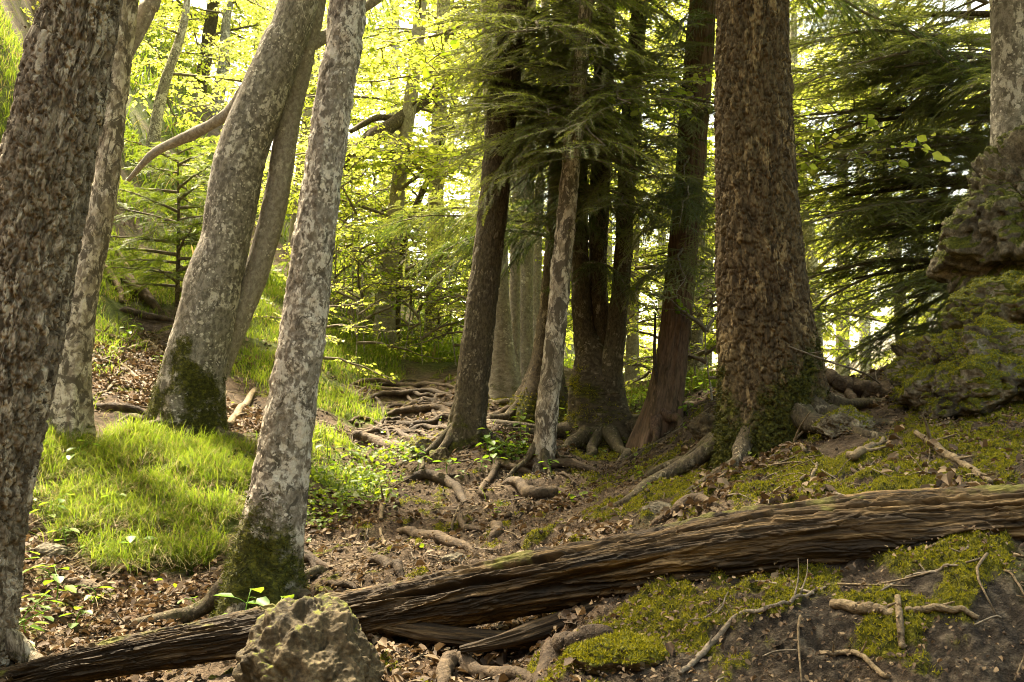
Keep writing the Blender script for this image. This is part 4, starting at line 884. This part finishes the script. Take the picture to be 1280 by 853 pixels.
LOW = [([(190,357),(240,358),(310,370),(345,390),(375,420)],(5,13,15,12,5),'root_dark','dark thick root bending down on the left of the lower path'),
 ([(440,366),(500,382),(530,396),(590,391),(645,380)],(8,16,17,13,5),'root','thick pale root bulging across the right of the lower path'),
 ([(430,312),(470,330),(545,341)],(7,10,5),'root','root running right from the forked junction below the thin mottled trunk'),
 ([(425,300),(438,322),(400,380),(420,407)],(10,10,7,4),'root','pale root zigzagging down from the forked junction'),
 ([(478,310),(540,326),(620,320),(705,330)],(10,13,12,7),'root','long pale root below the foot of the thin mottled trunk'),
 ([(185,468),(230,496),(300,512),(400,521)],(5,14,16,6),'root','long thick pale root lying across the centre of the lower path'),
 ([(340,440),(355,480),(430,482)],(4,9,7),'root_dark','bent dark root above the long pale root'),
 ([(420,455),(442,488),(425,505)],(9,16,10),'root','stubby knuckled root at the right end of the long pale root'),
 ([(110,560),(160,566),(190,576),(208,600)],(6,14,13,5),'root_dark','dark hooked root just behind the log'),
 ([(0,612),(60,625),(110,640)],(5,9,4),'root_dark','dark flat root right of the pale trunk above the log'),
 ([(150,478),(160,510),(140,527)],(4,5,3),'stick','pale curled twig left of the long pale root'),
 ([(560,330),(600,340),(630,362)],(3,4,2),'root','thin root trailing from the long pale root below the mottled trunk'),
 ([(335,445),(322,490)],(4,3),'stick','straight thin twig standing over the bent dark root'),
 ([(165,380),(155,420),(150,455)],(4,8,4),'stick','short pale stick lying in the ivy left of the path'),
 ([(445,428),(468,445),(485,430)],(4,7,4),'root','small looped root above the stubby knuckled root'),
 ([(300,866),(318,832),(352,824),(420,842),(545,848)],(20,22,20,17,14),'root','smooth thick pale root at the bottom edge beside the limestone rock'),
 ([(-64,545),(-35,555),(-5,580)],(10,14,8),'root_dark','mossy root spreading from the foot of the pale trunk')]
for i, (pp, rp, mt, lb) in enumerate(LOW):
    polytube('exposed_root' if mt != 'stick' else 'dead_stick', lb, 'root' if mt != 'stick' else 'stick', ZZ(pp), rp, mt, .75, 'roots of the lower path' if mt != 'stick' else 'sticks lying about', seed=560 + i)
RB = [([(585,240),(640,285),(690,310),(770,370)],(7,11,10,7),'stick','pale crooked stick slanting down the mossy bank towards the log'),
 ([(415,312),(450,285),(505,265)],(9,11,5),'stick','thick short stick on the moss below the angular grey stone'),
 ([(425,325),(520,338)],(5,5),'root_dark','dark straight twig on the bare patch of the bank'),
 ([(600,347),(612,318),(620,290)],(3,3,2),'stick','tiny whitish twig beside the pale crooked stick'),
 ([(205,238),(260,275),(310,290)],(5,8,4),'stick','stick leaning from the mossy foot of the massive trunk'),
 ([(-80,470),(0,436),(40,412),(105,420)],(8,17,17,7),'root','thick arched root just above the log left of the bank'),
 ([(0,850),(60,790),(130,715),(250,680),(360,625)],(6,8,6,5,4),'twig','long thin dark twig curving over the bare earth below the log'),
 ([(378,672),(450,686),(530,692)],(12,15,11),'stick','chunky pale root piece under the log, left of the upright stick'),
 ([(560,688),(650,694),(740,708)],(7,10,6),'stick','slimmer pale root piece under the log, right of the upright stick'),
 ([(540,662),(545,720),(552,785)],(8,9,8),'stick','pale straight stick standing down the earth below the log'),
 ([(345,788),(430,805),(515,856)],(5,7,6),'stick','grey stick at the bottom edge of the bare earth'),
 ([(805,585),(830,610),(860,650)],(3,3,3),'stick','thin twig under the log at the right edge'),
 ([(560,600),(640,590),(690,575)],(3,4,2),'twig','fine dark twig in the shadow under the log'),
 ([(20,720),(80,690),(120,640)],(2,3,2),'twig','fine forked twig beside the long thin twig'),
 ([(140,325),(190,290),(225,268)],(3,4,3),'stick','thin twig on the dead leaves left of the massive trunk'),
 ([(300,365),(330,340),(340,320)],(4,5,3),'stick','short twig among moss tufts under the massive trunk')]
for i, (pp, rp, mt, lb) in enumerate(RB):
    polytube('dead_stick' if 'root' not in lb else 'exposed_root', lb, 'stick' if 'root' not in lb else 'root', RR_(pp), rp, mt, .7, 'sticks on the right bank', seed=600 + i)
polytube('exposed_root', 'thick mossy root climbing from the bottom edge to the moss below the log', 'root', ZZ([(545,870),(575,810),(620,770),(680,750),(735,738)]), (22, 30, 30, 26, 14), 'root_dark', .1, seed=640)
for i, (pp, rp, lb) in enumerate([([(1030,468,5.35),(1058,482,5.3),(1085,487,5.28),(1116,492,5.25)],(16,22,22,20),'thick brown broken branch lying between the massive trunk and the capped boulder'),
        ([(1008,492,5.15),(1030,496,5.12),(1056,503,5.1)],(14,17,15),'short snapped branch with torn end against the massive trunk'),
        ([(1052,480,5.45),(1064,496,5.2),(1070,510,5.1)],(10,12,10),'stubby branch piece under the thick brown branch')]):
    polytube('broken_branch', lb, 'branch', pp, rp, 'root', wob=.3, k=16, seed=650 + i)
polytube('dead_twig', 'long thin bare twig arching past the right side of the massive trunk', 'twig', [(985,433,4.75),(1030,450,4.75),(1078,466,4.9),(1100,480,5.2)], (2, 2.5, 2.5, 2), 'twig', k=6, seed=660)
LB = [([(105,511),(140,513),(186,522)],(9,12,8),'root_dark','dark rotting branch on the litter behind the grass tussock'),([(286,538),(300,515),(318,490)],(9,11,8),'stick','pale barkless stick standing in the litter right of the curved beech'),
 ([(130,437),(165,470),(190,495)],(4,6,4),'stick','thin stick lying down the littered slope'),([(95,465),(120,455),(165,462)],(4,6,4),'twig','dark twig across the leaf litter of the left slope'),([(150,385),(180,398),(222,405)],(8,10,5),'root_dark','dark root sticking out of the slope under the young fir'),
 ([(122,495),(150,480),(180,490)],(3,5,3),'stick','fine stick just above the dark rotting branch'),([(75,735),(105,738),(135,742)],(8,13,8),'root','short thick root among dead leaves below the tussock'),([(120,770),(165,785),(190,795)],(3,5,3),'twig','dark twig below the tussock near the log'),
 ([(370,690),(395,705),(420,715)],(8,10,5),'root_dark','dark root leaving the pale trunk to the right'),([(160,440),(185,432),(205,445)],(5,8,5),'stick','short pale stick on the slope left of the curved beech'),([(60,752),(90,758),(130,775)],(3,4,3),'stick','thin straight stick in the seedlings at lower left'),
 ([(100,405),(125,420),(150,425)],(4,7,4),'stick','bent stick at the top of the littered slope'),([(300,560),(320,575),(345,590)],(3,4,2),'twig','fine twig lying over the right edge of the tussock')]
for i, (pp, rp, mt, lb) in enumerate(LB):
    polytube('dead_stick' if 'root' not in lb else 'exposed_root', lb, 'stick' if 'root' not in lb else 'root', pp, rp, mt, .55, 'wood lying on the left slope', seed=680 + i)
HR = [([(98,250),(108,275),(116,300),(104,318),(92,332)],(9,13,12,10,6),'pale gnarled root hanging on the bank between the two left trunks'),([(118,330),(135,345),(150,368),(152,380)],(6,9,8,4),'pale root drooping from the bank below the gnarled one'),([(155,350),(175,372),(200,392)],(14,15,8),'brown thick root slanting out of the bank beside the young fir'),
 ([(135,310),(150,325),(165,345)],(5,7,4),'fine root above the drooping pale root'),([(100,215),(112,240),(118,262)],(5,8,5),'root at the top of the bank left of the blotched trunk')]
for i, (pp, rp, lb) in enumerate(HR):
    polytube('bank_root', lb, 'root', pp, rp, 'stick' if i != 2 else 'root', 1.2, 'roots hanging out of the left bank', seed=700 + i)

# ------------------------------------------------------------------ ground cover (stuff)
def scatter(mfun, n, box, thr=.35, boost=None):
    """random ground points where mask > random"""
    out = []; tot = 0; rg = RNG
    for _ in range(60):
        x = rg.uniform(box[0], box[1], 40000); y = rg.uniform(box[2], box[3], 40000)
        m = mfun(x, y); k = m > thr + (1 - thr) * .5 * rg.random(40000)
        out.append(np.stack([x[k], y[k]], 1)); tot += k.sum()
        if tot >= n: break
    q = np.concatenate(out)[:n]; z = Hd(q[:, 0], q[:, 1])
    return np.column_stack([q, z])
def gnormal(p):
    e = .03; hx = H0(p[:, 0] + e, p[:, 1]) - H0(p[:, 0] - e, p[:, 1]); hy = H0(p[:, 0], p[:, 1] + e) - H0(p[:, 0], p[:, 1] - e)
    return nrm(np.stack([-hx / (2 * e), -hy / (2 * e), np.ones(len(p))], 1))
def blades(p, L, wd, bend, lean=None):
    n = len(p); rg = RNG; a = rg.uniform(0, 2 * math.pi, n); out = np.stack([np.cos(a), np.sin(a), np.zeros(n)], 1)
    if lean is not None: out = nrm(out + np.asarray(lean) * 1.2)
    L = (L * rg.uniform(.3, 1.0, n) ** .8 * rg.choice([1, 1, 1, 1.5], n))[:, None] * 1.25; b = (bend * rg.uniform(.3, 1.6, n))[:, None]; sd = np.stack([-out[:, 1], out[:, 0], out[:, 2] * 0], 1)
    rows = []
    for t, w_ in ((0, 1), (.35, .9), (.7, .6)):
        c = p + np.array([0, 0, 1.]) * L * (t - .45 * b * t * t) + out * L * b * t * t
        rows += [c - sd * wd * w_, c + sd * wd * w_]
    rows.append(p + np.array([0, 0, 1.]) * L * (1 - .5 * b) + out * L * b)
    v = np.stack(rows, 1).reshape(-1, 3); i = np.arange(n)[:, None] * 7
    return v, np.concatenate([i + np.array([[0, 1, 3, 2]]), i + np.array([[2, 3, 5, 4]])]), i + np.array([[4, 5, 6]])
def grass_obj(name, label, p, L, wd, bend, lean, straw=.2):
    A = Acc(); k = RNG.random(len(p)) < straw
    for sel, m in ((~k, 0), (k, 1)):
        if sel.any():
            v, q, t = blades(p[sel], L if m == 0 else L * .8, wd, bend if m == 0 else bend * 1.5, lean); A.add(v, t, q, m)
    link(name, A.mesh(name, [M['grass'], M['straw']]), None, label, 'grass', kind='stuff')
gA = lambda x, y: mask(GRASS, x, y, .75, 3.2) - .40 * sm(.0, .5, fbm(xyz(x * 6, y * 6), 3, 77))
p = scatter(gA, 32000, (-4.2, -1.3, 4.3, 7.4), .25)
grass_obj('grass_tussock', 'bright green arching grass covering the mound between the left trunks', p, .125, .0017, .9, (.25, -.7, 0), .30)
gB = lambda x, y: mask(GRASS2, x, y, .6, 2.5)
p = scatter(gB, 42000, (-10, 5, 6, 16), .3)
grass_obj('hill_grass', 'sunlit short grass on the slope and verge beside the upper path', p, .10, .0028, .75, (.25, -.6, 0), .2)
gC = lambda x, y: np.clip(.55 + 1.1 * fbm(xyz(x * .5, y * .5), 3, 61), 0, 1)
p = scatter(gC, 26000, (-14, 10, 12, 30), .45)
grass_obj('undergrowth', 'low green undergrowth on the floor of the wood behind the path', p, .32, .012, .8, None, .1)
# moss fronds
mF = lambda x, y: mask(MOSS, x, y, 1.5, 5.5, 1)
p = scatter(mF, 170000, (-.6, 3.2, 2.1, 5.4), .38); q = scatter(mF, 16000, (-1, 3.2, 5.4, 9.5), .4)
v1, f1 = fronds(p, gnormal(p), .0105, .0019, 'moss'); v2, f2 = fronds(q, gnormal(q), .018, .0035, 'moss')
link('moss', mk('moss', np.vstack([v1, v2]), [np.vstack([f1, f2 + len(v1)])], [M['moss']], smooth=False), None, 'yellow-green moss cushions covering the right bank above and below the log', 'moss', kind='stuff')
# dead leaves
def litter(n, mf, box, thr, size):
    p = scatter(mf, n, box, thr); n = len(p); rg = RNG; nn = nrm(gnormal(p) + rg.normal(0, .38, (n, 3))); a = rg.normal(0, 1, (n, 3)); d = nrm(a - nn * (a * nn).sum(1, keepdims=True))
    return leaves(p + nn * rg.uniform(.002, .03, (n, 1)), d, nn, size * rg.uniform(.5, 1.25, n), .3, rg.uniform(-.5, 1.6, (n, 1)))
A = Acc()
lf = lambda x, y: mask(LITTER, x, y, .5, 3, 2)
for n, mf, box, thr, sz in ((7000, lambda x, y: np.clip(.6 + fbm(xyz(x * 1.6, y * 1.6), 3, 95), 0, 1), (-.6, 2.1, 2.2, 4.6), .4, .012), (450, gA, (-4.2, -1.3, 4.3, 7.4), .2, .05), (14000, lambda x, y: np.clip(.55 + fbm(xyz(x * 1.1, y * 1.1), 3, 93), 0, 1), (-2.2, 2.2, 2.2, 7), .4, .017), (12000, lf, (-4.6, 2.6, 2.4, 9.5), .25, .042), (6000, lambda x, y: np.clip(.5 + fbm(xyz(x * .8, y * .8), 3, 88), 0, 1), (-5, 4, 2.2, 10), .5, .042), (3000, lambda x, y: np.clip(.5 + fbm(xyz(x * .5, y * .5), 3, 89), 0, 1), (-9, 6, 9, 18), .5, .07)):
    v, q = litter(n, mf, box, thr, sz); A.add(v, None, q, 0)
link('leaf_litter', A.mesh('leaf_litter', [M['litter']]), None, 'curled brown dead leaves strewn over the forest floor', 'leaf litter', kind='stuff')
# twig litter
A = Acc(); p = scatter(lambda x, y: np.clip(.45 + fbm(xyz(x * .9, y * .9), 3, 97) + .4 * lf(x, y), 0, 1), 1600, (-4.6, 3, 2.2, 10), .4)
for c in p:
    a = RNG.uniform(0, 2 * math.pi); L = RNG.uniform(.04, .22); d = np.array([math.cos(a), math.sin(a)]) * L
    e = np.array([[c[0] + d[0] * t, c[1] + d[1] * t] for t in (-.5, 0, .5)]) + RNG.normal(0, .1 * L, (3, 2))
    z = Hd(e[:, 0], e[:, 1]) + .008; A.add(*tube(np.column_stack([e, z]), [.0045 * RNG.uniform(.5, 1.2), .002], 4, 6), m=int(RNG.random() < .4))
link('twig_litter', A.mesh('twig_litter', [M['stick'], M['twig']]), None, 'small broken twigs scattered on the forest floor', 'twigs', kind='stuff')
# pebbles on the path
A = Acc(); p = scatter(lambda x, y: np.clip(1 - lf(x, y) - gB(x, y) + .3 * fbm(xyz(x * 2, y * 2), 2, 5), 0, 1), 8000, (-2.2, 2.0, 2.2, 9), .45)
ib = bmesh.new(); bmesh.ops.create_icosphere(ib, subdivisions=1, radius=1); iv = np.array([v.co[:] for v in ib.verts]); iF = np.array([[v.index for v in f.verts] for f in ib.faces]); ib.free()
for c in p:
    s = RNG.uniform(.003, .010) * (c[1] / 5) * (1 + (RNG.random() < .08)); A.add(c + iv * s * RNG.uniform(.6, 1.2, 3) * (1 + .25 * RNG.normal(0, 1, (len(iv), 1))), iF, None, int(RNG.random() < .3))
pe = link('pebbles', A.mesh('pebbles', [M['root_dark'], M['root']]), None, 'small earthy pebbles and crumbs on the bare path', 'pebbles', kind='stuff')
# ivy leaves beside the path
IV = blobs([(420,620,.5),(450,600,.35),(480,585,.3),(400,650,.3),(640,578,.28),(500,572,.22),(740,560,.25)])
p = scatter(lambda x, y: mask(IV, x, y, .7, 4, 9), 1900, (-2.5, 1.5, 4.6, 9), .3); n = len(p)
nn = nrm(gnormal(p) + RNG.normal(0, .45, (n, 3))); a = RNG.normal(0, 1, (n, 3)); d = nrm(a - nn * (a * nn).sum(1, keepdims=True))
v, q = leaves(p + np.array([0, 0, 1]) * RNG.uniform(.015, .09, (n, 1)), d, nn, .032 * RNG.uniform(.5, 1.3, n), .42, .15)
link('ivy', mk('ivy', v, [q], [M['leaf_mid']], smooth=False), None, 'creeping small green leaves spilling over the left edge of the path', 'ivy', kind='stuff')
# seedlings
def seedling_mesh(seed, h, nl, ls, wid=.36):
    rg = np.random.default_rng(seed); A = Acc(); c = np.array([[0, 0, -.02], [rg.normal(0, .02), rg.normal(0, .02), h * .6], [rg.normal(0, .04), rg.normal(0, .04), h]])
    A.add(*tube(c, [.0028, .0015], 5, 8), m=0); P_, D_, N_, S_ = [], [], [], []
    for i in range(nl):
        u = .35 + .65 * (i + .5) / nl; a = i * 2.4 + rg.normal(0, .3); p0 = np.array([np.interp(u, [0, .6, 1], c[:, k]) for k in range(3)])
        d = np.array([math.cos(a), math.sin(a), rg.uniform(-.1, .5)]); p1 = p0 + d * ls * .5
        A.add(*tube([p0, (p0 + p1) / 2 + np.array([0, 0, .004]), p1], [.0012, .0009], 4, 4), m=0)
        P_.append(p1); D_.append(d + np.array([0, 0, -.3])); N_.append(np.array([-.3 * d[0], -.3 * d[1], 1]) + rg.normal(0, .15, 3)); S_.append(ls * rg.uniform(.7, 1.2))
    v, q = leaves(np.array(P_), np.array(D_), np.array(N_), np.array(S_), wid); A.add(v, None, q, 1)
    return A.mesh('seedling', [M['herb'], M['herb']])
SM = [seedling_mesh(800 + i, h, n, l) for i, (h, n, l) in enumerate([(.10, 5, .055), (.15, 7, .06), (.07, 4, .05), (.22, 9, .06)])]
SDL = [(40,770,0),(70,760,1),(55,735,2),(95,790,0),(35,800,1),(110,762,2),(30,720,0),(62,660,1),(150,690,2),(85,690,0),(45,640,2),(20,830,1),(170,700,0),(120,700,2),(250,500,0),(620,585,1),(640,575,3),(655,568,1),(600,590,0),(610,570,1),(668,585,0),
      (690,540,1),(700,520,3),(735,560,1),(650,555,3),(790,515,3),(800,530,1),(440,590,1),(470,600,0),(455,615,2),(430,640,0),(520,590,1),(560,595,0),(410,580,3),(405,610,1),(800,510,1),(880,500,3),(860,520,1),(885,475,3),(240,770,2),(140,640,0),(95,590,1),(690,595,0),(580,600,2),(720,555,3),(850,505,3),(815,520,3),(160,430,1),(145,445,0),(195,455,2),(170,420,1)]
for i, (a, b, k) in enumerate(SDL):
    g = G(a, b); o = link('seedling', SM[k], None, 'small green seedling with soft oval leaves on the forest floor', 'seedling', 'seedlings on the forest floor'); o.location = (g[0], g[1], float(Hd(g[0], g[1])[0])); o.rotation_euler = (0, 0, i * 1.7); o.scale = (random.uniform(.8, 1.3),) * 3
big = seedling_mesh(880, .19, 7, .085, .32)
for (a, b, yy, lb) in ((300, 790, 3.75, 'taller seedling with broad pointed leaves by the foot of the pale trunk'), (340, 788, 3.8, 'low broad-leaved seedling sprouting just behind the limestone rock')):
    c = P(a, b, yy); o = link('seedling', big, None, lb, 'seedling'); o.location = (c[0], c[1], float(Hd(c[0], c[1])[0]) + (.0 if a == 300 else -.06)); o.scale = (1.15,) * 3

# moss fronds round the mossy trunk feet
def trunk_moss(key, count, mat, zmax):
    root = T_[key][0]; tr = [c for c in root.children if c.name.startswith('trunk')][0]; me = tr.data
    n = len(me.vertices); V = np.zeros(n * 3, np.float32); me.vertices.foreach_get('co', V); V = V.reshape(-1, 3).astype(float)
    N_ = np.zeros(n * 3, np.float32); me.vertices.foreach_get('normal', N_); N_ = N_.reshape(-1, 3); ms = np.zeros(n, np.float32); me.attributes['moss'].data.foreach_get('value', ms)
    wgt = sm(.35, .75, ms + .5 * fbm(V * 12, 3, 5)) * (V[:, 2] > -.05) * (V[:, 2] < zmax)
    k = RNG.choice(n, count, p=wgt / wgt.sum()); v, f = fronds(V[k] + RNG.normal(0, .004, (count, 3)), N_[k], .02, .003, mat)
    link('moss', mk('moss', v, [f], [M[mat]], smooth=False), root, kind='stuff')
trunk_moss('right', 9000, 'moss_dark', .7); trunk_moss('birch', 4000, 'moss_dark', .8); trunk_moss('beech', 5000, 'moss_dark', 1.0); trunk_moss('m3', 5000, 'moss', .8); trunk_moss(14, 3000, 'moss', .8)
bpy.context.view_layer.update()
